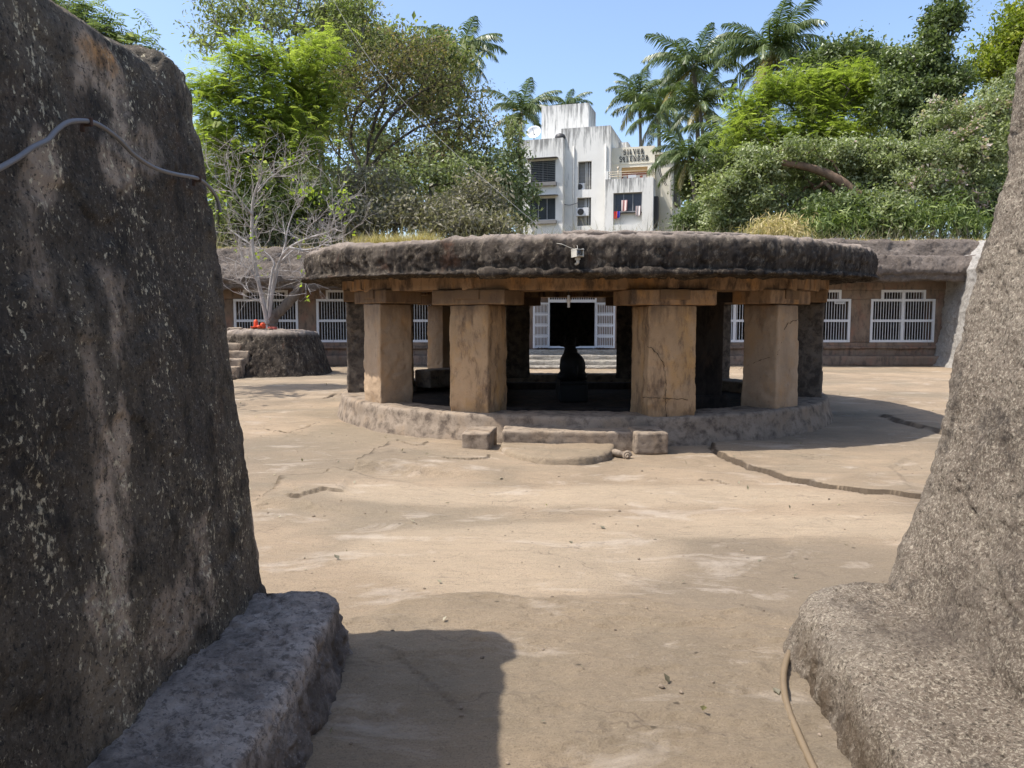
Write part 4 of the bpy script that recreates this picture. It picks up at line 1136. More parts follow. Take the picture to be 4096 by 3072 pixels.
def block(s0, s1, n, depth, z0, z1, holes, mat, rec=.22, cell=.45, fall=1.7):
    """walls with real openings in the front face; holes are (s0, s1, z0, z1, recess)"""
    m = MB()
    S = sorted(set([s0, s1] + [h[i] for h in holes for i in (0, 1)] + list(np.linspace(s0, s1, max(2, int((s1 - s0) / cell))))))
    Z = sorted(set([z0, z1] + [h[i] for h in holes for i in (2, 3)] + list(np.linspace(z0, z1, max(2, int((z1 - z0) / cell))))))
    for a, b in zip(S, S[1:]):
        for c, d in zip(Z, Z[1:]):
            ms, mz = (a + b) / 2, (c + d) / 2
            if any(h[0] < ms < h[1] and h[2] < mz < h[3] for h in holes): continue
            m.add([W(a, n, c), W(b, n, c), W(b, n, d), W(a, n, d)], [(0, 1, 2, 3)])
    for h in holes:
        r = h[4]; a, b, c, d = h[:4]
        for q in (((a, c), (b, c)), ((b, c), (b, d)), ((b, d), (a, d)), ((a, d), (a, c))):
            (p0, p1), (q0, q1) = q
            m.add([W(p0, n, p1), W(q0, n, q1), W(q0, n - r, q1), W(p0, n - r, p1)], [(0, 1, 2, 3)])
    for sx in (s0, s1):
        for c, d in zip(Z, Z[1:]): m.add([W(sx, n, c), W(sx, n - depth, c), W(sx, n - depth, d), W(sx, n, d)], [(0, 1, 2, 3)])
    m.add([W(s0, n - depth, z0), W(s1, n - depth, z0), W(s1, n - depth, z1), W(s0, n - depth, z1)], [(0, 1, 2, 3)])
    # roof slab and a low parapet lip
    m.add([W(s0, n, z1), W(s1, n, z1), W(s1, n - depth, z1), W(s0, n - depth, z1)], [(0, 1, 2, 3)])
    o = m.build('wall', mat, AB); weather(o, z1, fall); return o
t = NT('cream plaster', .85, .2)
cc_ = t.ramp(t.noise(.7, 4), [(.3, (.70, .645, .52)), (.7, (.80, .745, .615))])
cc_ = t.mix(t.ramp(t.noise(2.0, 6, .68, t.mp((2, 2, .25))), [(.66, 0.), (.78, .5)]), cc_, (.35, .32, .27))
CREAM = t.done(cc_, t.bump(t.noise(9, 6), .15, .02))
ZG = 3.7
# left wing, middle, tower, sign wall, balcony block, right wing
nL, nM, nS, nB, nR = .75, 0.0, -.75, 1.05, -1.0
L1, L2 = rect(2122, 643, 2222, 728, nL), rect(2118, 792, 2222, 880, nL)
M1, M2 = rect(2312, 645, 2366, 758, nM), rect(2308, 790, 2364, 903, nM)
B1 = rect(2453, 770, 2568, 897, nB)
D1 = rect(2486, 668, 2590, 735, nS)
sL0, sL1 = bp(2083, 700, nL)[0], bp(2251, 700, nL)[0]; zL = bp(2170, 556, nL)[1]
sM0, sM1 = sL1 - .3, bp(2441, 700, nM)[0]; zM = bp(2345, 508, nM)[1]
sS0, sS1 = sM1, bp(2619, 640, nS)[0]; zS = bp(2540, 587, nS)[1]
sB0, sB1 = bp(2420, 820, nB)[0], bp(2612, 820, nB)[0]; zB = bp(2515, 713, nB)[1]
sR0, sR1 = sS1 - .05, bp(2690, 780, nR)[0]; zR = bp(2655, 618, nR)[1]
block(sL0, sL1, nL, 8, ZG, zL, [(*L1, .3), (*L2, .3)], PLASTER)
block(sM0, sM1, nM, 8, ZG, zM, [(*M1, .5), (*M2, .5)], PLASTER, fall=2.2)
tw = rect(2166, 418, 2354, 600, -3.0)
block(tw[0], tw[1], -3.0, 3.2, zL - 1.5, tw[3], [], PLASTER, fall=3.2)
block(sS0, sS1, nS, 7, ZG, zS, [(*D1, .25)], CREAM, fall=.3)
block(sB0, sB1, nB, 1.75, ZG, zB, [(*B1, .35)], PLASTER, fall=2.0)
block(sR0, sR1, nR, 9, ZG, zR, [], CREAM, fall=.3)
aux = rect(2445, 570, 2512, 620, -4.0)
block(aux[0], aux[1], -4.0, 3, zS - 2, aux[3], [], PLASTER, fall=3)
m = MB(); obox(m, sR0 - .1, sR1 + .35, nR - 3, nR + .25, zR - .02, zR + .12); m.build('cornice', CREAM, AB)
m = MB(); obox(m, sS0, sS1 + .02, nS - .1, nS + .04, bp(2540, 655, nS)[1], bp(2540, 650, nS)[1]); m.build('string_course', CREAM, AB)
def frame_win(r, n, rec, nv, nh, grille=0, glassmat=DARKGLASS, framemat=DARKMETAL, fw=.05):
    s0, s1, z0, z1 = r; m = MB(); nn = n - rec
    obox(m, s0, s0 + fw, nn, nn + .05, z0, z1); obox(m, s1 - fw, s1, nn, nn + .05, z0, z1)
    obox(m, s0 + fw, s1 - fw, nn, nn + .05, z0, z0 + fw); obox(m, s0 + fw, s1 - fw, nn, nn + .05, z1 - fw, z1)
    for i in range(1, nv):
        s = s0 + (s1 - s0) * i / nv; obox(m, s - fw * .5, s + fw * .5, nn + .002, nn + .048, z0 + fw, z1 - fw)
    f = m.build('window', framemat, AB)
    m = MB(); obox(m, s0, s1, nn - .06, nn - .02, z0, z1); m.build('pane', glassmat, f)
    if grille:
        m = MB()
        for i in range(1, grille):
            z = z0 + (z1 - z0) * i / grille; obox(m, s0, s1, nn + .09, nn + .105, z - .008, z + .008)
        for s in (s0 + .03, (s0 + s1) / 2, s1 - .03): obox(m, s - .01, s + .01, nn + .085, nn + .11, z0, z1)
        m.build('grille', GREYMETAL, f)
    return f
frame_win(L1, nL, .12, 3, 1, 12); frame_win(L2, nL, .14, 3, 1, 0, framemat=GREYMETAL)
frame_win(M1, nM, .45, 1, 1, 8, plain('dim stairwell wall', (.30, .29, .27), .8)); frame_win(M2, nM, .45, 1, 1, 8, plain('dim stairwell wall', (.30, .29, .27), .8))
# vertical pipes in the stair openings
m = MB()
for r in (M1, M2):
    for k in (.52, .62, .78): m.tube([W(r[0] + (r[1] - r[0]) * k, nM - .33, r[2]), W(r[0] + (r[1] - r[0]) * k, nM - .33, r[3])], .035, 7)
m.build('pipes', plain('white pipe', (.6, .6, .58), .5), AB, True)
bw = (B1[0] + .05, B1[1] - .03, B1[2] + (B1[3] - B1[2]) * .40, B1[3])
PANE = plain('blue grey louvred pane', (.075, .085, .115), .3, .5)
fw_ = frame_win(bw, nB, .28, 3, 1, 0, PANE, GREYMETAL, .06)
m = MB()
for i in range(1, 14):
    z = bw[2] + (bw[3] - bw[2]) * i / 14; obox(m, bw[0] + .08, bw[1] - .08, nB - .285, nB - .27, z - .006, z + .006)
m.build('louvres', DARKMETAL, fw_)
m = MB(); obox(m, bw[0], bw[1], nB - .30, nB - .03, bw[2] - .10, bw[2] - .03); m.build('sill', DARKMETAL, AB)
m = MB(); obox(m, B1[0] + .002, B1[1] - .002, nB - .36, nB - .30, B1[2], bw[2] - .03); m.build('wall', PLASTER, AB)
m = MB()
for s_ in (sM0 + 1.0, sM1 - .35): m.tube([W(s_, nM + .09, ZG), W(s_, nM + .09, zM - 1.4)], .055, 8)
m.build('drain_pipe', plain('stained white pipe', (.55, .54, .50), .6, .3, 0, .25, 3), AB, True)
# hoods over the left windows
for r in (L1, L2):
    m = MB(); m.hexa([W(r[0] - .25, nL + .55, r[3] + .10), W(r[1] + .2, nL + .55, r[3] + .10), W(r[1] + .2, nL, r[3] + .14), W(r[0] - .25, nL, r[3] + .14), W(r[0] - .25, nL + .55, r[3] + .15), W(r[1] + .2, nL + .55, r[3] + .15), W(r[1] + .2, nL, r[3] + .20), W(r[0] - .25, nL, r[3] + .20)])
    m.build('window_hood', DARKMETAL, AB)
    m = MB(); obox(m, r[0], r[1] + .1, nL, nL + .30, r[2] - .32, r[2] - .05); m.build('window_box', plain('grey window box', (.22, .21, .20), .8), AB)
# balcony door and rail
WOOD = plain('varnished door wood', (.24, .07, .035), .45, .4, 0, .3, 8)
m = MB(); obox(m, D1[0], D1[1], nS - .24, nS - .18, D1[2], D1[2] + (D1[3] - D1[2]) * .72); dr = m.build('door', WOOD, AB)
m = MB(); obox(m, D1[0], D1[1], nS - .20, nS - .10, D1[2] + (D1[3] - D1[2]) * .725, D1[3]); m.build('door_transom', plain('ochre transom', (.52, .33, .14), .6), AB)
m = MB()
for i in range(4):
    a = D1[0] + (D1[1] - D1[0]) * (i + .22) / 4; b = D1[0] + (D1[1] - D1[0]) * (i + .80) / 4
    obox(m, a, b, nS - .178, nS - .172, D1[2] + .1, D1[2] + (D1[3] - D1[2]) * .55)
m.build('door_glass', plain('curtained glass', (.35, .33, .31), .25, .5), dr)
RAIL = plain('cream rail paint', (.62, .52, .38), .5)
m = MB(); zr = zB
def rl(a, b, r=.02): m.tube([a, b], r, 6)
for k in range(1, 4):
    h = .17 * k + .02
    rl(W(sB0 + .12, nB - .08, zr + h), W(sB1 - .06, nB - .08, zr + h)); rl(W(sB1 - .06, nB - .08, zr + h), W(sB1 - .06, nS, zr + h))
for s in (sB0 + .95, sB1 - .06):
    rl(W(s, nB - .08, zr), W(s, nB - .08, zr + .72), .035)
    m.lathe([(0, .66), (.06, .70), (.09, .80), (.05, .90), (0, .93)], W(s, nB - .08, zr), 10)
m.build('balcony_rail', RAIL, AB, True)
m = MB(); obox(m, sB0, sB0 + .22, nB - .3, nB, zr + .002, zr + .62); m.build('balcony_post', PLASTER, AB)
m = MB(); s = bp(2528, 708, nB)[0]; obox(m, s - .30, s + .30, nB - .05, nB - .02, zr + .03, zr + .24); m.build('number_plate', WHITE, AB)
# lettering, drawn with strokes
def arc(cx, cy, rx, ry, a0, a1, n=9): return [(cx + rx * math.cos(math.radians(a0 + (a1 - a0) * i / n)), cy + ry * math.sin(math.radians(a0 + (a1 - a0) * i / n))) for i in range(n + 1)]
B_, T2 = .15, .07
LET = {
    'S': (.62, [(arc(.31, .75, .25, .23, 20, 230) + arc(.31, .26, .27, .25, 60, -155), .13)], [(.55, .68, .05, .26), (.06, .12, .05, .26)]),
    'I': (.34, [([(.17, 0), (.17, 1)], B_)], []),
    'L': (.58, [([(.17, 0), (.17, 1)], B_), ([(.1, .04), (.54, .04)], T2), ([(.52, .04), (.55, .24)], T2)], []),
    'V': (.74, [([(.12, 1), (.38, .0)], B_), ([(.64, 1), (.38, .0)], T2)], []),
    'E': (.62, [([(.17, 0), (.17, 1)], B_), ([(.1, .04), (.56, .04)], T2), ([(.1, .96), (.54, .96)], T2), ([(.17, .52), (.44, .52)], T2), ([(.53, .96), (.55, .78)], T2), ([(.55, .04), (.57, .24)], T2)], []),
    'R': (.74, [([(.17, 0), (.17, 1)], B_), ([(.17, .96)] + arc(.34, .74, .22, .22, 90, -90) + [(.17, .52)], .11), ([(.36, .52), (.62, .0)], B_)], []),
    'P': (.64, [([(.17, 0), (.17, 1)], B_), ([(.17, .96)] + arc(.34, .73, .23, .24, 90, -90) + [(.17, .48)], .12)], []),
    'N': (.78, [([(.14, 0), (.14, 1)], T2), ([(.10, 1), (.64, 0)], B_), ([(.64, 0), (.64, 1)], T2)], []),
    'D': (.74, [([(.17, 0), (.17, 1)], B_), ([(.1, .96), (.28, .96)] + arc(.28, .5, .38, .46, 90, -90, 12) + [(.1, .04)], .12)], []),
    'O': (.78, [(arc(.39, .5, .31, .46, 0, 360, 20), .13)], []),
}
SER = {'I': [(.17, 0), (.17, 1)], 'L': [(.17, 0), (.17, 1)], 'V': [(.12, 1), (.64, 1)], 'E': [], 'R': [(.17, 0), (.62, 0)], 'P': [(.17, 0)], 'N': [(.14, 0), (.64, 1), (.12, 1)], 'D': [], 'S': [], 'O': []}
LETM = plain('black sign letters', (.03, .028, .027), .5)
def word(txt, s_left, s_right, z0, h, tilt):
    tot = sum(LET[c][0] + .22 for c in txt) - .22
    k = (s_right - s_left) / tot; x = s_left
    for i, c in enumerate(txt):
        w, strokes, _ = LET[c]; m = MB()
        def pt(u, v, nn):
            if c == 'P':   # this letter has slipped and leans
                a = math.radians(34); u0, v0 = u - .3, (v - .5) * .9; u, v = .30 + u0 * math.cos(a) - v0 * math.sin(a), .42 + u0 * math.sin(a) + v0 * math.cos(a)
            return W(x + u * k, nn, z0 + tilt * (x - s_left) + v * h)
        n0, n1 = nS + .02, nS + .06
        def seg(p, q, wd):
            du, dv = q[0] - p[0], q[1] - p[1]; L = math.hypot(du, dv) or 1; ax, ay = -dv / L * wd / 2, du / L * wd / 2
            A = [(p[0] + ax, p[1] + ay), (p[0] - ax, p[1] - ay), (q[0] - ax, q[1] - ay), (q[0] + ax, q[1] + ay)]
            m.hexa([pt(*a, n1) for a in A] + [pt(*a, n0) for a in A])
        for pts, wd in strokes:
            for p, q in zip(pts, pts[1:]):
                e = .02; L = math.hypot(q[0] - p[0], q[1] - p[1])
                if L < 1e-6: continue
                ux, uy = (q[0] - p[0]) / L * e, (q[1] - p[1]) / L * e
                seg((p[0] - ux, p[1] - uy), (q[0] + ux, q[1] + uy), wd)
        for (u, v) in SER[c]: seg((u - .15, v - (.04 if v else -.04)), (u + .15, v - (.04 if v else -.04)), .08)
        m.build('sign_letter', LETM, AB)
        x += (w + .22) * k
a, b = bp(2494, 612, nS), bp(2576, 606, nS); top = bp(2535, 597, nS)[1]; bot = bp(2535, 617, nS)[1]
word('SILVER', a[0], b[0], bot - .0, top - bot, 0.0)
a, b = bp(2478, 638, nS), bp(2594, 632, nS); top = bp(2535, 624, nS)[1]; bot = bp(2535, 645, nS)[1]
word('SPLENDOR', a[0], b[0], bot, top - bot, 0.0)
# air conditioners
for (px, py, n, w, h, par) in ((2330, 848, nM - .05, 1.0, .62, 0), (2324, 748, nM - .25, .62, .55, 0), (2622, 903, nS + .9, .45, .6, 0)):
    s, z = bp(px, py, n); m = MB(); obox(m, s - w / 2, s + w / 2, n - .2, n + .12, z - h / 2, z + h / 2); ac = m.build('air_conditioner', WHITE, AB, bevel=.02)
    m = MB(); c = W(s - w * .12, n + .125, z)
    m.lathe([(0, 0), (.23 * h / .62, 0), (.25 * h / .62, .012), (.21 * h / .62, .02), (0, .02)], c, 22, BM @ Matrix.Rotation(math.pi / 2, 3, 'X')); m.build('fan_guard', DARKMETAL, ac, True)
# roof things
s, z = bp(2232, 548, nL); m = MB(); c = W(s, nL - .8, zL); m.lathe([(0, 0), (.42, 0), (.43, .22), (.36, .40), (.16, .50), (0, .51)], c, 20)
tag(m.build('water_tank', DARKMETAL, None, True), 'small dark domed water tank on the roof of the left wing', 'water tank')
c = W(bp(2120, 530, nL)[0], nL - 1.2, zL)
SDI = empty('satellite_dish', c, 'pale satellite dish on the left end of the apartment roof', 'satellite dish')
M_ = Matrix.Rotation(math.radians(-35), 3, 'Y') @ Matrix.Rotation(math.radians(62), 3, 'X')
m = MB(); m.lathe([(0, -.12), (.25, -.10), (.45, -.04), (.58, .05), (.56, .06), (.44, -.02), (.24, -.08), (0, -.10)], c + Vector((0, 0, .85)), 24, M_); m.build('dish', WHITE, SDI, True)
m = MB(); m.tube([c, c + Vector((0, 0, .8))], .04, 8); m.tube([c + Vector((0, 0, .75)), c + Vector((0, 0, .85)) + M_ @ Vector((0, 0, .5))], .02, 6); m.build('mast', DARKMETAL, SDI, True)
# right flank shutters seen edge-on
m = MB()
for z0, z1 in ((5.2, 9.6), (10.6, 13.8)): obox(m, sR1, sR1 + .35, nR - 3.4, nR - .9, z0, z1)
m.build('side_bay', plain('dark side bay', (.16, .15, .14), .8), AB)
m = MB()
for k in range(9):
    z = 10.9 + .32 * k; obox(m, sR1 + .352, sR1 + .38, nR - 3.2, nR - 1.1, z, z + .05)
m.build('bay_slats', GREYMETAL, AB)
m = MB(); obox(m, sB1, sB1 + .30, nB - 1.5, nB - .6, bp(2620, 905, nS)[1], bp(2620, 795, nS)[1]); m.build('side_window', DARKMETAL, AB)
# black leads hanging from the right wing
m = MB(); 
for o_ in (0, .12):
    m.tube(smooth_path([W(sR0 + .75 + o_, nR + .30, zR + .1), W(sR0 + .35 + o_, nR + .5, zR - .7), W(sR0 + .45 + o_, nR + .45, zR - 1.5), W(sR0 + .9 + o_, nR + .30, zR - 2.4)], 6), .025, 6)
tag(m.build('hanging_cable', DARKMETAL, None, True), 'black cables looping down the cream corner of the apartment building', 'cable')
m = MB(); q0 = W(bp(2252, 818, nM)[0], nM + .2, bp(2252, 818, nM)[1]); q1 = W(bp(2312, 812, nM)[0], nM + .1, bp(2312, 812, nM)[1]); mid = (q0 + q1) / 2 + Vector((0, 0, -.12))
m.tube(smooth_path([q0, mid, q1]), .025, 6); tag(m.build('hanging_cable', DARKMETAL, None, True), 'short black cable across the white wall to the lower stair window', 'cable')
# washing
def cloth(px0, py0, px1, py1, n, mat, name, lab, wav=.05, stripes=None):
    s0, z1 = bp(px0, py0, n); s1, z0 = bp(px1, py1, n); nu, nv = 16, 14
    P = np.zeros((nu, nv, 3))
    for i in range(nu):
        for j in range(nv):
            u, v = i / (nu - 1), j / (nv - 1)
            ss = s0 + (s1 - s0) * (u * (1 - .08 * v) + .04 * v); nn = n + wav * math.sin(u * 9 + .8 * v) * (.25 + .75 * v)
            P[i, j] = W(ss, nn, z1 + (z0 - z1) * v - .03 * math.sin(u * 5) * v)
    B = P - np.array(N_) * .02
    V = np.concatenate([P.reshape(-1, 3), B.reshape(-1, 3)]); q = gridq(nu, nv); Q = np.concatenate([q, q[:, ::-1] + nu * nv])
    o = mesh_np(name, V, Q, mat, None, True); tag(o, lab, 'towel', 'washing on the apartment window'); return o
def stripe(name, a, b, sc):
    t = NT(name, .9, .1); w = t.n('ShaderNodeTexWave'); w.inputs['Scale'].default_value = sc; w.bands_direction = 'X'; t.l(t.co, w.inputs['Vector'])
    return t.done(t.ramp(w.outputs['Fac'], [(.35, a), (.65, b)]))
nl = nB + .04
cloth(2486, 801, 2509, 843, nl, stripe('pink towel cloth', (.70, .33, .30), (.74, .60, .56), 1.2), 'towel', 'pink towel hanging in the middle of the barred window of the balcony block')
cloth(2543, 824, 2563, 862, nl, stripe('striped towel cloth', (.45, .34, .33), (.75, .72, .69), 2.2), 'towel', 'white striped towel hanging at the right of the balcony block window')
cloth(2456, 846, 2470, 874, nl, plain('red cloth', (.60, .04, .035), .9), 'towel', 'bright red cloth hanging low at the left of the balcony block window')
cloth(2470, 845, 2480, 870, nl + .02, plain('blue cloth', (.06, .07, .42), .9), 'towel', 'blue cloth hanging beside the bright red cloth')
# ================================================================== TREES
BARK1 = m_bark('grey brown bark', (.05, .042, .036), (.14, .115, .095))
BARK2 = m_bark('pale grey bark', (.13, .115, .10), (.28, .25, .22))
BARK3 = m_bark('brown limb bark', (.10, .065, .045), (.22, .15, .10))
G_LIME = leafmat('bright feathery green leaf', (.13, .18, .03), (.31, .36, .075), (.52, .55, .18), .5)
G_OLIVE = leafmat('olive leaf', (.10, .12, .042), (.25, .27, .11), (.48, .50, .27), .4)
G_RUST = leafmat('rusty olive leaf', (.075, .088, .030), (.17, .165, .070), (.34, .235, .135), .4)
G_DARK = leafmat('dark glossy leaf', (.042, .060, .020), (.125, .16, .055), (.34, .38, .19), .33, .36)
G_GREY = leafmat('dusty grey green leaf', (.075, .095, .034), (.26, .29, .125), (.56, .58, .40), .38, .42)
G_YEL = leafmat('yellow green leaf', (.09, .12, .015), (.22, .26, .03), (.40, .40, .07), .4)
G_TWIG = leafmat('dry twig leaf', (.10, .092, .062), (.23, .205, .145), (.42, .375, .27), .3)
G_PALE = leafmat('pale far leaf', (.12, .16, .07), (.21, .25, .12), (.33, .36, .20), .4)
G_PINK = leafmat('pale pink blossom', (.55, .36, .36), (.68, .52, .50), (.74, .66, .62), .35)
G_BAM = leafmat('bamboo leaf', (.055, .085, .020), (.12, .165, .04), (.27, .32, .10), .35)
G_STRAW = leafmat('dry straw', (.30, .23, .10), (.52, .41, .19), (.70, .59, .32), .35)

def grow(base, top, blobs, n_attr, rng, bend=.25, limbs=()):
    """trunk from base to top, then limbs that reach every attractor"""
    nodes, parent = [], []
    n0 = 7
    sw = rng.randn(3) * bend; sw[2] = 0
    for i in range(n0):
        t = i / (n0 - 1)
        nodes.append(np.array(base) * (1 - t) + np.array(top) * t + sw * math.sin(t * math.pi)); parent.append(i - 1)
    for lm in limbs:
        pts = smooth_path(lm, 4)
        j = int(np.argmin([np.linalg.norm(np.array(pts[0]) - q) for q in nodes]))
        for q in pts[1:]:
            nodes.append(np.array(q) + rng.randn(3) * .04); parent.append(j); j = len(nodes) - 1
    vol = np.array([b[1][0] * b[1][1] * b[1][2] for b in blobs]) ** .75; vol = vol / vol.sum()
    att = []
    for b, v in zip(blobs, vol):
        k = max(4, int(n_attr * v))
        q = rng.randn(k, 3); q /= np.linalg.norm(q, axis=1, keepdims=True)
        q *= (rng.rand(k, 1) ** .42) * (.82 + .75 * fbm(q, 1.7, 3, .6, float(b[0][0])))[:, None]
        att.append(np.array(b[0]) + q * np.array(b[1]))
    att = np.concatenate(att)
    order = np.argsort(np.linalg.norm(att - nodes[-1], axis=1))
    tips = []
    for ai in order:
        a = att[ai]
        A = np.array(nodes[n0 // 2:])
        d = np.linalg.norm(A - a, axis=1) + .35 * np.maximum(0, A[:, 2] - a[2] + .2)
        j = int(np.argmin(d)) + n0 // 2
        p = nodes[j]; L = np.linalg.norm(a - p); k = max(1, min(7, int(L / .55)))
        prev = j
        off = rng.randn(3) * L * .08; off[2] += L * .07
        for i in range(1, k + 1):
            t = i / k
            nodes.append(p * (1 - t) + a * t + off * math.sin(math.pi * t) + rng.randn(3) * .03 * L * (t < 1)); parent.append(prev); prev = len(nodes) - 1
        tips.append(prev)
    return np.array(nodes), parent, tips, att
def tubes_np(nodes, parent, r_tip, r_max, k=5, pw=.46):
    n = len(nodes); load = np.zeros(n)
    child = [0] * n
    for p in parent:
        if p >= 0: child[p] += 1
    for i in range(n - 1, -1, -1):
        if child[i] == 0: load[i] += 1
        if parent[i] >= 0: load[parent[i]] += load[i]
    r = r_tip * load ** pw; r = np.minimum(r * min(1.0, 9) , r_max)
    a = nodes[1:]; idx = np.arange(1, n); p = np.array(parent)[1:]
    ok = p >= 0; idx, p = idx[ok], p[ok]
    A, B = nodes[p], nodes[idx]; ra, rb_ = np.minimum(r[p], r[idx] * 1.5), r[idx]
    d = B - A; L = np.linalg.norm(d, axis=1, keepdims=True); d = d / np.maximum(L, 1e-6)
    h = np.where(np.abs(d[:, 2:3]) > .9, np.array([[1., 0, 0]]), np.array([[0, 0, 1.]]))
    u = np.cross(d, h); u /= np.linalg.norm(u, axis=1, keepdims=True); v = np.cross(d, u)
    ang = np.arange(k) * 2 * math.pi / k
    ca, sa = np.cos(ang)[None, :, None], np.sin(ang)[None, :, None]
    ringv = u[:, None] * ca + v[:, None] * sa
    R0 = (A - d * .25 * ra[:, None])[:, None] + ringv * ra[:, None, None]; R1 = B[:, None] + ringv * rb_[:, None, None]
    V = np.concatenate([R0, R1], 1)
    m = len(A); b = (np.arange(m) * 2 * k)[:, None]; i0 = np.arange(k)[None]; i1 = (np.arange(k)[None] + 1) % k
    Q = np.stack([b + i0, b + i1, b + k + i1, b + k + i0], -1).reshape(-1, 4)
    return V.reshape(-1, 3), Q
def feather_np(pts, L, rng, n_pin=7):
    """drooping compound leaves: pairs of narrow leaflets along a curved stalk"""
    n = len(pts); pts = np.asarray(pts)
    d = rng.randn(n, 3); d[:, 2] *= .35; d /= np.linalg.norm(d, axis=1, keepdims=True)
    up = np.array([[0, 0, 1.]]); side = np.cross(d, up); side /= np.maximum(np.linalg.norm(side, axis=1, keepdims=True), 1e-6)
    s = L * (1 + .25 * rng.randn(n, 1)).clip(.5, 1.6)
    out = []
    for i in range(n_pin):
        t = (i + .5) / n_pin
        c = pts + d * s * t - up * s * .45 * t * t
        wl = s * .34 * math.sin(math.pi * (t * .8 + .15))
        for sg in (-1, 1):
            a = side * sg * wl + d * wl * .35 - up * wl * .25; w = d * s * .055
            out.append(np.stack([c, c + a * .5 + w, c + a, c + a * .5 - w], 1))
    V = np.concatenate(out, 0)
    return V.reshape(-1, 3), np.arange(V.shape[0] * 4).reshape(-1, 4), np.tile(rng.rand(n), 2 * n_pin) * .75 + .25 * rng.rand(2 * n_pin * n)
def tree(name, label, cat, base, top, blobs, n_attr, per, spread, size, asp, mat, bark=BARK1, seed=0, group=None, up=.5, r_tip=.012, r_max=.35, droop=.2, mode='leaf', extra=None, pw=.46, limbs=()):
    rng = np.random.RandomState(seed + 100)
    nodes, par, tips, att = grow(base, top, blobs, n_attr, rng, .25, limbs)
    root = empty(name, Vector(base), label, cat, group)
    V, Q = tubes_np(nodes, par, r_tip, r_max, 5, pw)
    mesh_np('trunk', V, Q, bark, root)
    k = len(att)
    # uneven clumps: some attractors carry many leaves, some few
    wgt = rng.rand(k) ** 1.6 + .10
    num = np.maximum(1, (per * wgt / wgt.mean())).astype(int)
    ctr = np.repeat(att, num, 0); sp = np.repeat(.6 + .8 * rng.rand(k, 1), num, 0)
    off = rng.randn(len(ctr), 3); off *= spread * sp * np.array([1, 1, .9 if mode == 'feather' else .65])
    pts = ctr + off
    tone = np.repeat(rng.rand(k), num)
    if mode == 'leaf':
        V, Q, rv = leaves_np(pts, size, asp, up, rng, .5, droop)
        rv = .5 * rv + .5 * tone
    else:
        V, Q, rv = feather_np(pts, size, rng, asp)
        t = np.tile(tone, 2 * asp); rv = .55 * rv + .45 * t
    mesh_np('crown', V, Q, mat, root, False, None, {'rnd': rv})
    if extra:
        emat, cnt, esz, frac = extra
        sel = att[rng.rand(k) < frac]; sel = sel[np.argsort(-(sel[:, 2] - sel[:, 1]))]
        pp = np.repeat(sel, cnt, 0) + rng.randn(len(sel) * cnt, 3) * spread * .7
        V, Q, rv = leaves_np(pp, esz, .9, .5, rng, .3, 0)
        mesh_np('blossom', V, Q, emat, root, False, None, {'rnd': rv})
    return root
def BL(px, py, rx, ry, Y, dz=None):
    c = at(px, py, Y); k = Y / F_PX
    return (tuple(c), (rx * k, (dz if dz else (rx + ry) * .5) * k, ry * k))
ZT_ = 3.75
def foot(px, Y): 
    c = at(px, 900, Y); return (c.x, Y, ZT_ - .1)
gl = 'trees on the left above the temple'
def LP(Y, *pp): return [at(a, b, Y + .4 * math.sin(i * 1.7)) for i, (a, b) in enumerate(pp)]
RUSTL = [LP(36, (1450, 720), (1405, 570), (1420, 460), (1480, 380), (1560, 320), (1600, 250)), LP(36, (1455, 700), (1500, 570), (1560, 470), (1640, 400), (1750, 330), (1800, 260)),
         LP(36, (1460, 690), (1560, 590), (1680, 510), (1800, 480), (1890, 520)), LP(36, (1445, 760), (1560, 650), (1700, 600), (1850, 640)), LP(36, (1440, 720), (1340, 600), (1300, 480), (1330, 380), (1380, 260)),
         LP(36, (1450, 740), (1470, 600), (1500, 480), (1540, 380), (1560, 240), (1590, 160))]
TALLL = [LP(39, (1250, 520), (1180, 400), (1110, 260), (1070, 110), (1050, -20)), LP(39, (1245, 480), (1265, 300), (1290, 130), (1300, -30)), LP(39, (1230, 500), (1120, 400), (960, 240), (870, 110), (840, 20)), LP(39, (1255, 460), (1340, 330), (1430, 200), (1470, 70)), LP(39, (1250, 470), (1210, 300), (1180, 130), (1200, -10))]
tree('tree', 'bright green feathery leaved tree reaching over the left rock wall', 'tree', foot(1060, 31), tuple(at(1080, 640, 31)),
     [BL(960, 400, 190, 130, 31), BL(830, 345, 110, 90, 30), BL(1010, 230, 170, 90, 31), BL(1180, 330, 190, 120, 32), BL(930, 590, 130, 130, 30), BL(1130, 560, 200, 130, 31), BL(1000, 730, 140, 90, 30.5), BL(1290, 200, 110, 90, 32), BL(1230, 790, 110, 60, 30.5), BL(860, 500, 90, 110, 30), BL(1260, 450, 110, 110, 32), BL(1050, 480, 150, 100, 31)],
     400, 22, .36, .40, 8, G_LIME, BARK1, 1, gl, mode='feather', r_tip=.016, r_max=.26)
tree('tree', 'tall thin crowned tree with bare upright branches at the top left', 'tree', foot(1260, 39), tuple(at(1240, 330, 39)),
     [BL(900, 60, 170, 110, 39), BL(1080, 30, 190, 170, 39), BL(1280, 60, 190, 190, 39), BL(1450, 40, 120, 130, 39), BL(800, 170, 80, 60, 38.5), BL(1180, 230, 180, 80, 39)],
     480, 22, .34, .19, .42, G_OLIVE, BARK2, 2, gl, r_tip=.014, r_max=.24, droop=.6, limbs=TALLL)
tree('tree', 'lime green bushy treetop just left of the open sky', 'tree', foot(1370, 45), tuple(at(1380, 250, 45)),
     [BL(1370, 50, 90, 60, 45), BL(1410, 120, 80, 60, 45), BL(1330, 140, 80, 70, 45)], 70, 46, .38, .24, .6, G_LIME, BARK2, 3, gl, r_tip=.018)
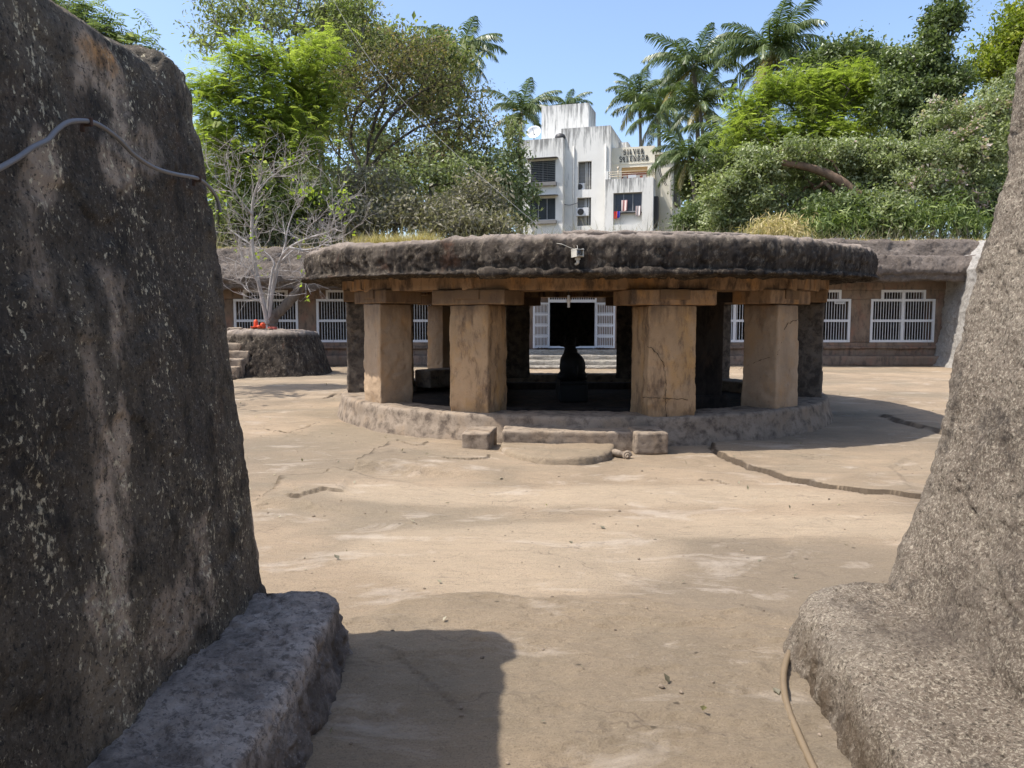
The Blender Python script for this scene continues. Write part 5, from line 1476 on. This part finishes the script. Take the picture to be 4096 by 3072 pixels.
tree('tree', 'rust tinged spreading tree with dark forked limbs and sky showing through', 'tree', foot(1440, 36), tuple(at(1440, 690, 36)),
     [BL(1480, 250, 190, 110, 36), BL(1660, 270, 190, 130, 36), BL(1800, 330, 130, 130, 36), BL(1560, 400, 210, 100, 36.5), BL(1760, 480, 180, 110, 36), BL(1900, 560, 110, 150, 36), BL(1420, 430, 110, 100, 35.5), BL(1640, 180, 120, 60, 36), BL(1330, 520, 90, 90, 35.5), BL(1700, 620, 220, 80, 36), BL(1350, 300, 110, 120, 36), BL(1900, 430, 70, 120, 36)],
     640, 26, .42, .135, .45, G_RUST, BARK1, 4, gl, r_tip=.014, r_max=.17, droop=.5, pw=.42, limbs=RUSTL)
tree('tree', 'olive green tree behind the rust tinged one', 'tree', foot(1580, 44), tuple(at(1590, 520, 44)),
     [BL(1560, 170, 170, 80, 44), BL(1750, 210, 130, 80, 44), BL(1450, 180, 110, 90, 44), BL(1830, 260, 80, 70, 44), BL(1700, 360, 200, 110, 44), BL(1350, 330, 150, 130, 44), BL(1250, 480, 150, 120, 44), BL(1820, 620, 180, 110, 43), BL(1480, 560, 120, 80, 44)],
     330, 46, .5, .26, .5, G_OLIVE, BARK1, 5, gl, r_tip=.02)
for i, (px, py, rx, ry, Y, mt, per, lab) in enumerate((
    (1010, 830, 160, 110, 30.2, G_OLIVE, 34, 'olive thicket behind the bare tree'),
    (1260, 830, 180, 110, 31.5, G_OLIVE, 34, 'low green thicket left of the dry grass tuft'),
    (1500, 760, 210, 130, 33.5, G_TWIG, 26, 'dry twiggy grey thicket below the forked limbs'),
    (1700, 850, 220, 90, 31.5, G_TWIG, 34, 'dusty brown thicket along the rock edge'),
    (1720, 690, 230, 120, 34.5, G_GREY, 26, 'dusty grey green shrub mass under the rust tinged tree'),
    (1900, 800, 150, 130, 33.0, G_TWIG, 32, 'grey twiggy shrub near the white building'),
    (1960, 700, 130, 110, 36.0, G_GREY, 30, 'grey green shrub beside the white building'),
    (1420, 880, 170, 60, 31.2, G_TWIG, 34, 'low dry bush behind the dry grass tuft'),
    (1880, 900, 200, 45, 30.6, G_TWIG, 34, 'low dry bush at the rock edge left of the building'),
    (1560, 600, 260, 130, 41.0, G_GREY, 22, 'hazy grey green tree mass behind the forked limbs'),
    (1180, 640, 240, 150, 40.0, G_OLIVE, 30, 'olive tree mass behind the bright feathery tree'),
    (960, 935, 130, 45, 31.0, G_OLIVE, 40, 'low bush at the rock edge beside the slim pole'),
    (1180, 940, 150, 45, 31.4, G_GREY, 40, 'low grey green bush at the rock edge behind the bare tree'),
    (1330, 925, 130, 45, 32.2, G_OLIVE, 40, 'low olive bush just behind the golden grass'))):
    tree('shrub', lab, 'shrub', foot(px, Y), tuple(at(px, py + ry * .5, Y)), [BL(px, py, rx, ry, Y), BL(px - rx * .5, py + ry * .4, rx * .5, ry * .5, Y), BL(px + rx * .5, py + ry * .3, rx * .5, ry * .55, Y)],
         150, per, .32, .15, .45, mt, BARK2 if mt is G_TWIG else BARK1, 20 + i, 'thickets on the left above the temple', r_tip=.012, r_max=.12)
tree('creeper', 'leafy creeper covering the post at the left corner of the white building', 'creeper', foot(2085, 37), tuple(at(2085, 620, 37)),
     [BL(2060, 560, 40, 90, 37), BL(2075, 690, 40, 100, 37), BL(2050, 800, 55, 80, 36.5), BL(2095, 870, 50, 50, 36), BL(2020, 640, 40, 60, 37), BL(2125, 770, 30, 45, 37)],
     150, 34, .22, .15, .5, G_GREY, BARK1, 41, r_tip=.012, r_max=.1)
tree('shrub', 'small shrub with lime leaf tips near the left end of the building', 'shrub', foot(1960, 33), tuple(at(1960, 880, 33)),
     [BL(1965, 860, 40, 50, 33), BL(1920, 800, 30, 20, 33)], 30, 26, .16, .17, .6, G_YEL, BARK2, 42, r_tip=.01)
tree('tree', 'pale feathery treetop showing over the left rock wall', 'tree', (-9.6, 17.5, 3.6), tuple(at(400, 330, 17.5)),
     [BL(330, 120, 130, 90, 17.5), BL(440, 150, 110, 80, 17.5), BL(540, 220, 80, 60, 17.5), BL(600, 262, 45, 30, 17.5), BL(250, 60, 120, 90, 17.5)],
     150, 8, .22, .34, 7, G_PALE, BARK2, 43, mode='feather', r_tip=.009, r_max=.16)
tree('tree', 'spreading tree left of the court casting dappled shade on the rock floor', 'tree', (-12.6, 15.2, 3.6), (-11.2, 14.6, 5.2),
     [((-10.0, 13.6, 6.6), (1.5, 1.8, .7)), ((-9.2, 15.8, 7.0), (1.4, 1.6, .7)), ((-9.8, 11.6, 6.8), (1.3, 1.4, .6))], 70, 14, .35, .2, .5, G_OLIVE, BARK1, 44, r_tip=.014)

gr = 'trees on the right above the temple'
tree('tree', 'dark green tree crown against the sky on the right', 'tree', foot(3450, 47), tuple(at(3450, 480, 47)),
     [BL(3300, 260, 130, 80, 47), BL(3450, 230, 160, 80, 47), BL(3590, 290, 130, 110, 47), BL(3380, 360, 200, 100, 47), BL(3220, 330, 90, 80, 47)],
     170, 220, .45, .20, .55, G_DARK, BARK1, 51, gr, r_tip=.02)
tree('tree', 'lime green feathery tree in the middle of the right slope', 'tree', foot(3120, 39), tuple(at(3150, 640, 39)),
     [BL(3010, 440, 110, 70, 39), BL(3120, 360, 110, 80, 39), BL(3250, 330, 90, 60, 39), BL(3280, 430, 150, 80, 39), BL(3420, 330, 120, 80, 39), BL(3500, 420, 110, 110, 39), BL(2960, 530, 90, 80, 38.5), BL(3120, 540, 160, 80, 38.5), BL(3350, 540, 170, 70, 38.5)],
     480, 20, .32, .40, 7, G_LIME, BARK1, 52, gr, mode='feather', r_tip=.016)
tree('tree', 'tall dark tree wrapped in creepers rising to the top edge', 'tree', foot(3720, 37), tuple(at(3760, 260, 37)),
     [BL(3790, 70, 85, 90, 37), BL(3760, 190, 70, 80, 37), BL(3680, 250, 120, 110, 37), BL(3620, 380, 140, 120, 36.5), BL(3800, 330, 90, 120, 36.5), BL(3700, 480, 170, 90, 36)],
     270, 140, .25, .145, .6, G_DARK, BARK2, 53, gr, r_tip=.016)
tree('tree', 'yellow green tree at the top right corner', 'tree', foot(4010, 42), tuple(at(4010, 380, 42)),
     [BL(3990, 210, 120, 80, 42), BL(4080, 120, 110, 80, 42), BL(4060, 30, 80, 50, 42), BL(3940, 290, 120, 70, 42), BL(4140, 220, 130, 130, 42)],
     240, 48, .42, .22, .45, G_YEL, BARK1, 54, gr, r_tip=.016)
tree('tree', 'green tree with pale pink blossom sprays beside the right rock wall', 'tree', foot(3900, 33), tuple(at(3900, 760, 33)),
     [BL(3860, 470, 150, 90, 33), BL(4000, 400, 120, 110, 33), BL(3740, 590, 160, 90, 32.5), BL(3920, 610, 160, 110, 32), BL(4040, 560, 110, 130, 32.5), BL(3850, 740, 150, 100, 32), BL(3680, 720, 120, 90, 32)],
     330, 120, .20, .118, .5, G_GREY, BARK2, 55, gr, r_tip=.012, extra=(G_PINK, 30, .14, .22))
tree('tree', 'dusty grey green tree with a leaning brown limb on the right', 'tree', foot(3560, 33), tuple(at(3300, 730, 33)),
     [BL(3200, 620, 200, 80, 33.5), BL(3000, 680, 160, 90, 34), BL(3420, 610, 200, 90, 33.5), BL(2900, 790, 120, 100, 34.5), BL(3060, 800, 150, 90, 34), BL(3250, 760, 180, 80, 34.5), BL(3480, 740, 170, 90, 33.5), BL(3580, 640, 110, 90, 33)],
     330, 135, .21, .125, .55, G_GREY, BARK3, 56, gr, r_tip=.012, r_max=.26, extra=(G_PINK, 14, .11, .04))
for i, (px, py, rx, ry, Y, mt, lab) in enumerate((
    (3350, 850, 180, 90, 32.0, G_DARK, 'dark shrub under the leaning brown limb'),
    (3560, 860, 130, 90, 31.5, G_GREY, 'dusty shrub right of the leaning brown limb'),
    (2800, 880, 85, 60, 41.0, G_DARK, 'dark shrub right of the palm trunks'),
    (2890, 780, 80, 80, 41.5, G_OLIVE, 'olive shrub right of the tall palm'),
    (2785, 730, 50, 80, 50.0, G_DARK, 'dark growth between the palm trunks and the building'),
    (2960, 900, 120, 60, 35.0, G_GREY, 'low grey green bush left of the straw heap'),
    (3000, 620, 220, 120, 45.0, G_DARK, 'deep green tree mass behind the palms'),
    (3300, 620, 260, 160, 44.0, G_DARK, 'deep green tree mass behind the grey green tree'),
    (3650, 600, 240, 170, 43.0, G_DARK, 'deep green tree mass behind the blossom tree'),
    (3960, 800, 150, 120, 34.5, G_DARK, 'dark shrub mass behind the right rock wall'),
    (3200, 870, 260, 70, 40.0, G_DARK, 'dark undergrowth behind the straw heap'))):
    tree('shrub', lab, 'shrub', foot(px, Y), tuple(at(px, py + ry * .5, Y)), [BL(px, py, rx, ry, Y), BL(px - rx * .5, py + ry * .4, rx * .5, ry * .5, Y), BL(px + rx * .5, py + ry * .3, rx * .5, ry * .55, Y)],
         160, 75, .32, .145, .55, mt, BARK1, 70 + i, 'undergrowth on the right above the temple', r_tip=.012, r_max=.12)
# leaning limb
m = MB(); m.tube(smooth_path([at(3580, 930, 32.4), at(3500, 860, 32.5), at(3420, 770, 32.6), at(3330, 705, 32.7), at(3230, 668, 32.8), at(3130, 650, 33.0)], 5), [.26 - .005 * i for i in range(26)], 9)
tag(m.build('leaning_trunk', BARK3, None, True), 'thick bare brown trunk leaning left through the foliage on the right', 'tree trunk')
# far trees closing the skyline between trunks
for i, (px, py, rx, ry, Y) in enumerate(((1100, 760, 300, 150, 75), (1500, 740, 300, 150, 78), (1900, 760, 260, 130, 80), (2900, 720, 260, 150, 80), (3300, 640, 320, 200, 74), (3750, 620, 320, 220, 76), (760, 700, 260, 220, 70), (4150, 600, 280, 250, 70))):
    tree('far_tree', 'distant hazy green tree seen through gaps in the nearer foliage', 'tree', foot(px, Y), tuple(at(px, py + ry * .6, Y)), [BL(px, py, rx, ry, Y), BL(px, py + ry * .8, rx * .9, ry * .6, Y)],
         170, 26, .9, .55, .6, G_OLIVE if i % 2 else G_GREY, BARK1, 90 + i, 'distant trees behind the foliage', r_tip=.02)

# ---- coconut palms
PALM_M = leafmat('coconut palm leaflet', (.055, .080, .026), (.12, .16, .055), (.34, .37, .19), .3, .35)
PALM_Y = leafmat('yellowing palm leaflet', (.14, .11, .03), (.26, .22, .07), (.42, .36, .16), .3, .4)
def frond_mesh(name, L, curve, rise, mat, seed):
    rng = np.random.RandomState(seed); n = 17
    pts = []; p = np.zeros(3); a = rise
    for i in range(n):
        pts.append(p.copy()); p = p + np.array([math.cos(a), 0, math.sin(a)]) * L / (n - 1); a -= curve / (n - 1) * (.5 + 1.0 * i / n)
    pts = np.array(pts); V, Q, R = [], [], []
    def quad(a, b, c, d, r):
        k = len(V); V.extend([a, b, c, d]); Q.append((k, k + 1, k + 2, k + 3)); R.append(r)
    for i in range(n - 1):
        w = .045 * (1 - .8 * i / n)
        s = np.array([0, w, 0]); u = np.array([0, 0, w * .6])
        quad(pts[i] - s, pts[i] + s, pts[i + 1] + s * .9, pts[i + 1] - s * .9, .8); quad(pts[i] - s, pts[i] - u, pts[i + 1] - u, pts[i + 1] - s, .55); quad(pts[i] + s, pts[i] - u, pts[i + 1] - u, pts[i + 1] + s, .55)
    m = 52
    for j in range(m):
        t = .10 + .90 * j / (m - 1); f = t * (n - 1); i = min(int(f), n - 2); q = pts[i] * (1 - f + i) + pts[i + 1] * (f - i)
        tg = pts[i + 1] - pts[i]; tg /= np.linalg.norm(tg)
        ll = L * .235 * math.sin(math.pi * (t * .86 + .10)) ** .7 + .08
        for sg in (-1, 1):
            out = np.array([0, sg, 0]) * (.72 + .1 * rng.randn()) + tg * (.55 + .4 * t) + np.array([0, 0, -.32 + .10 * rng.randn()])
            out /= np.linalg.norm(out); l2 = ll * (1 + .12 * rng.randn())
            mid = q + out * l2 * .55; end = mid + (out + np.array([0, 0, -.85])) / 1.35 * l2 * .5
            w = tg * .038 * L / 3.6
            r = rng.rand() * .75
            quad(q - w * .7, q + w * .7, mid + w, mid - w, r); quad(mid - w, mid + w, end + w * .15, end - w * .15, r)
    V = np.array(V, dtype=np.float32); Q = np.array(Q)
    o = mesh_np(name, V, Q, mat, None, False, None, {'rnd': np.array(R)})
    me = o.data; bpy.data.objects.remove(o); me.name = 'frond'; return me
FR = [frond_mesh('f', 3.9, 1.15, 1.0, PALM_M, 1), frond_mesh('f', 4.1, 1.5, .75, PALM_M, 2), frond_mesh('f', 4.0, 1.6, .42, PALM_M, 3), frond_mesh('f', 3.7, 1.35, .05, PALM_M, 4), frond_mesh('f', 3.4, .8, -.45, PALM_M, 5), frond_mesh('f', 3.4, .7, -.7, PALM_Y, 6)]
def palm(px, py, Y, R, trunk_px, label, seed, n=24, dead=2, coco=True):
    top = at(px, py, Y); rng = random.Random(seed)
    fb = at(trunk_px, 900, Y); base = Vector((fb.x, Y, ZT_ - .1))
    root = empty('palm_tree', base, label, 'palm tree', 'coconut palms beyond the temple')
    m = MB(); npt = 26; pts = []; rr = []
    bow = Vector((rng.uniform(-.4, .4), 0, 0))
    for i in range(npt):
        t = i / (npt - 1); pts.append(base.lerp(top, t) + bow * math.sin(math.pi * t)); rr.append(R * (.052 - .012 * t + (.035 * (1 - t * 9) if t < .1 else 0)) * (1 + .05 * (i % 2)))
    m.tube(pts, rr, 9); m.build('trunk', BARK2, root, True)
    if coco:
        m = MB()
        for k in range(7):
            a = rng.uniform(0, 6.28); c = top + Vector((math.cos(a) * R * .06, math.sin(a) * R * .06, -R * .05 - rng.uniform(0, R * .04)))
            m.lathe([(0, -.11), (.07, -.08), (.10, 0), (.07, .08), (0, .11)], c, 9)
        m.build('coconuts', PALMNUT, root, True)
    for k in range(n + dead):
        t = (k + .5) / n
        if k >= n: me = FR[5]; tilt = rng.uniform(-.15, .1)
        else:
            me = FR[min(4, int(t * 4.6))]; tilt = rng.uniform(-.16, .16)
        o = bpy.data.objects.new('frond', me); C.objects.link(o); o.parent = root
        o.location = top - base + Vector((0, 0, rng.uniform(-.05, .08)))
        az = k * 2.399 + rng.uniform(-.3, .3)
        o.rotation_euler = (rng.uniform(-.35, .35), -tilt, az)
        s = R / 3.6 * rng.uniform(.86, 1.1); o.scale = (s, s, s)
    return root
PALMNUT = plain('brown green coconut', (.14, .12, .04), .5)
PS = [
    (3085, 205, 52, 3.9, 3100, 'tallest coconut palm with a full crown right of the building', 1, 28, 4),
    (2775, 265, 56, 3.6, 2778, 'slim coconut palm left of the tallest one', 2, 24, 2),
    (2560, 385, 74, 3.3, 2600, 'coconut palm crown rising just behind the building sign', 3, 22, 1),
    (2635, 460, 72, 4.0, 2680, 'low coconut palm with arching fronds over the sign wall', 4, 22, 1),
    (2758, 630, 48, 2.7, 2815, 'nearest coconut palm with a ringed leaning trunk by the building corner', 5, 24, 3),
    (2800, 420, 54, 3.0, 2835, 'middle coconut palm behind the nearest palm trunk', 6, 20, 2),
    (1840, 215, 55, 3.3, 1850, 'coconut palm left of the open sky above the rust tinged tree', 7, 22, 2),
    (2085, 450, 72, 3.6, 2085, 'coconut palm at the left corner of the white building', 8, 22, 2),
    (2265, 425, 76, 2.4, 2265, 'coconut palm whose tip shows over the roof tower', 9, 18, 0),
    (2950, 560, 50, 3.2, 2960, 'short coconut palm half hidden by the lime green tree', 10, 18, 2),
]
for a in PS: palm(a[0], a[1], a[2], a[3], a[4], a[5], a[6], a[7], a[8])

# ---- bamboo clumps, straw heap, grasses
def blades(n, area, L, w, rng, lean=.5, seg=3):
    """area: function -> base points; returns arching narrow blades"""
    p = area(n); d = rng.randn(n, 3); d[:, 2] = 0; d /= np.linalg.norm(d, axis=1, keepdims=True)
    s = L * (1 + .3 * rng.randn(n, 1)).clip(.4, 1.8); side = np.cross(d, np.array([[0, 0, 1.]]))
    ln = lean * (.4 + rng.rand(n, 1)); out = []; prev = None
    for i in range(seg + 1):
        t = i / seg; c = p + np.array([[0, 0, 1.]]) * s * t * (1 - .35 * ln * t) + d * s * ln * t * t
        wd = side * w * (1 - t) * .5
        cur = (c - wd, c + wd)
        if prev is not None: out.append(np.stack([prev[0], prev[1], cur[1], cur[0]], 1))
        prev = cur
    V = np.concatenate(out, 0); rv = np.tile(rng.rand(n), seg)
    return V.reshape(-1, 3), np.arange(V.shape[0] * 4).reshape(-1, 4), rv
for i, (px, py, rx, ry, Y) in enumerate(((3290, 905, 70, 50, 30.6), (3400, 890, 80, 55, 30.8), (3640, 880, 80, 60, 30.6), (3790, 860, 90, 70, 30.4), (3880, 900, 70, 50, 30.2))):
    rng = np.random.RandomState(300 + i); c = at(px, py, Y); k = Y / F_PX
    root = empty('bamboo_clump', Vector((c.x, Y, 4.0)), ['bamboo clump nearest the straw heap', 'bamboo clump under the dark shrub', 'bamboo clump below the blossom tree', 'tall bright bamboo clump near the right rock wall', 'bamboo clump touching the right rock wall'][i], 'bamboo', 'bamboo clumps on the rock edge')
    m = MB()
    for j in range(16):
        b = Vector((c.x + rng.randn() * rx * k * .4, Y + rng.randn() * .3, 4.0)); d = Vector((rng.randn() * .35, rng.randn() * .2, 1.0))
        m.tube([b, b + d * .6, b + d * 1.1 + Vector((d.x * .3, 0, -.05))], [.014, .011, .006], 5, False)
    m.build('canes', BARK2, root, True)
    n = 900; pts = np.array([[c.x, Y, c.z]]) + rng.randn(n, 3) * np.array([[rx * k * .6, .45, ry * k * .6]])
    V, Q, rv = leaves_np(pts, .34, .14, .3, rng, .3, .9); mesh_np('foliage', V, Q, G_BAM, root, False, None, {'rnd': rv})
rng = np.random.RandomState(400); c = at(3110, 905, 30.4)
n = 5200; pts = np.array([[c.x, 30.4, c.z - .25]]) + rng.randn(n, 3) * np.array([[.52, .45, .30]])
V, Q, rv = leaves_np(pts, .30, .09, .1, rng, .4, 1.6)
tag(mesh_np('straw_heap', V, Q, G_STRAW, None, False, None, {'rnd': rv}), 'heap of dry straw coloured vines on the rock edge right of centre', 'dry creeper')
def edge_z(x): return 4.46 - .28 * (1 - float(sstep(-6, 3, x)))
rng = np.random.RandomState(500)
def area1(n):
    x = -5.9 + (rng.rand(n) ** .8) * 3.0 + rng.randn(n) * .2; y = 28.3 + rng.rand(n) * 1.6
    return np.stack([x, y, np.array([edge_z(q) for q in x]) - .03], -1)
V, Q, rv = blades(6000, area1, .55, .018, rng, .5)
tag(mesh_np('dry_grass', V, Q, G_STRAW, None, False, None, {'rnd': rv}), 'tuft of tall golden dry grass on the rock edge left of centre', 'grass', kind='stuff')
def area2(n):
    x = -17 + rng.rand(n) * 34; y = 27.7 + rng.rand(n) ** 1.5 * 2.5
    return np.stack([x, y, np.array([edge_z(q) for q in x]) - .05], -1)
V, Q, rv = blades(9000, area2, .13, .02, rng, .8)
tag(mesh_np('short_grass', V, Q, G_STRAW, None, False, None, {'rnd': rv}), 'thin fringe of short dry grass along the top of the temple rock', 'grass', kind='stuff')
def area3(n):
    x = -30 + rng.rand(n) * 64; y = 29.3 + rng.rand(n) ** 1.6 * 14
    return np.stack([x, y, 3.7 + 0 * x], -1)
V, Q, rv = blades(34000, area3, 1.35, .05, rng, .7)
tag(mesh_np('undergrowth', V, Q, G_TWIG, None, False, None, {'rnd': rv}), 'dry grass and low weeds covering the ground under the trees', 'weeds', kind='stuff')

# ---- pole and the cable to the security camera
p0 = at(868, 930, 30.0); p1 = at(866, 655, 30.0)
UP = empty('utility_pole', Vector((p0.x, 30.0, 3.7)), 'slim grey concrete pole standing beside the left rock wall behind the bare tree', 'pole')
m = MB(); m.tube([Vector((p0.x, 30, 3.6)), Vector((p1.x, 30, p1.z))], [.10, .075], 8); m.build('shaft', GREYMETAL if False else BARK2, UP, True)
m = MB(); m.box((p1.x, 29.9, p1.z - .5), (.28, .06, .06)); m.build('bracket', GREYMETAL, UP)
q0 = cc + Vector((-.2, .28, .15)); q1 = at(1300, -60, 37); pts = []
for i in range(41):
    t = i / 40; p = q0.lerp(q1, t); p.z -= .9 * math.sin(math.pi * t) * (1 - .35 * t); pts.append(p)
m = MB(); m.tube(pts, [.0025 + .006 * i / 40 for i in range(41)], 5)
tag(m.build('overhead_cable', LEADM, None, True), 'long thin cable slanting from the pavilion roof up to the trees at top left', 'cable')

# ---- litter on the rock floor
rng = np.random.RandomState(600); n = 520
x = rng.uniform(-6, 9, n); y = 2.6 + (rng.rand(n) ** 1.3) * 18
inside = np.hypot(x - PC.x, y - PC.y) < 4.35
x, y = x[~inside], y[~inside]; zz, _, _, _ = groundz(x, y)
pts = np.stack([x, y, zz + .006], -1)
V, Q, rv = leaves_np(pts, .035, .6, 6.0, rng, .5, 0)
tag(mesh_np('leaf_litter', V, Q, G_TWIG, None, False, None, {'rnd': rv}), 'small dry leaves and chips scattered over the court floor', 'litter', kind='stuff')

rng = np.random.RandomState(610); n = 420
x = rng.uniform(-5, 7, n); y = 2.5 + (rng.rand(n) ** 1.5) * 9; keep = np.hypot(x - PC.x, y - PC.y) > 4.4
x, y = x[keep], y[keep]; zz, _, _, _ = groundz(x, y); m = MB()
for a, b, c in zip(x, y, zz):
    r = rng.uniform(.004, .011) * (1.6 if rng.rand() < .08 else 1); q = rng.uniform(0, 6)
    M = Matrix.Rotation(q, 3, 'Z') @ Matrix.Diagonal((1.0, .75, .6))
    m.lathe([(0, -r), (r * .8, -r * .5), (r, .0), (r * .7, r * .6), (0, r)], (a, b, c + r * .3), 6, M)
tag(m.build('gravel', KERB, None, False), 'small pebbles and stone chips lying on the court floor', 'gravel', kind='stuff')
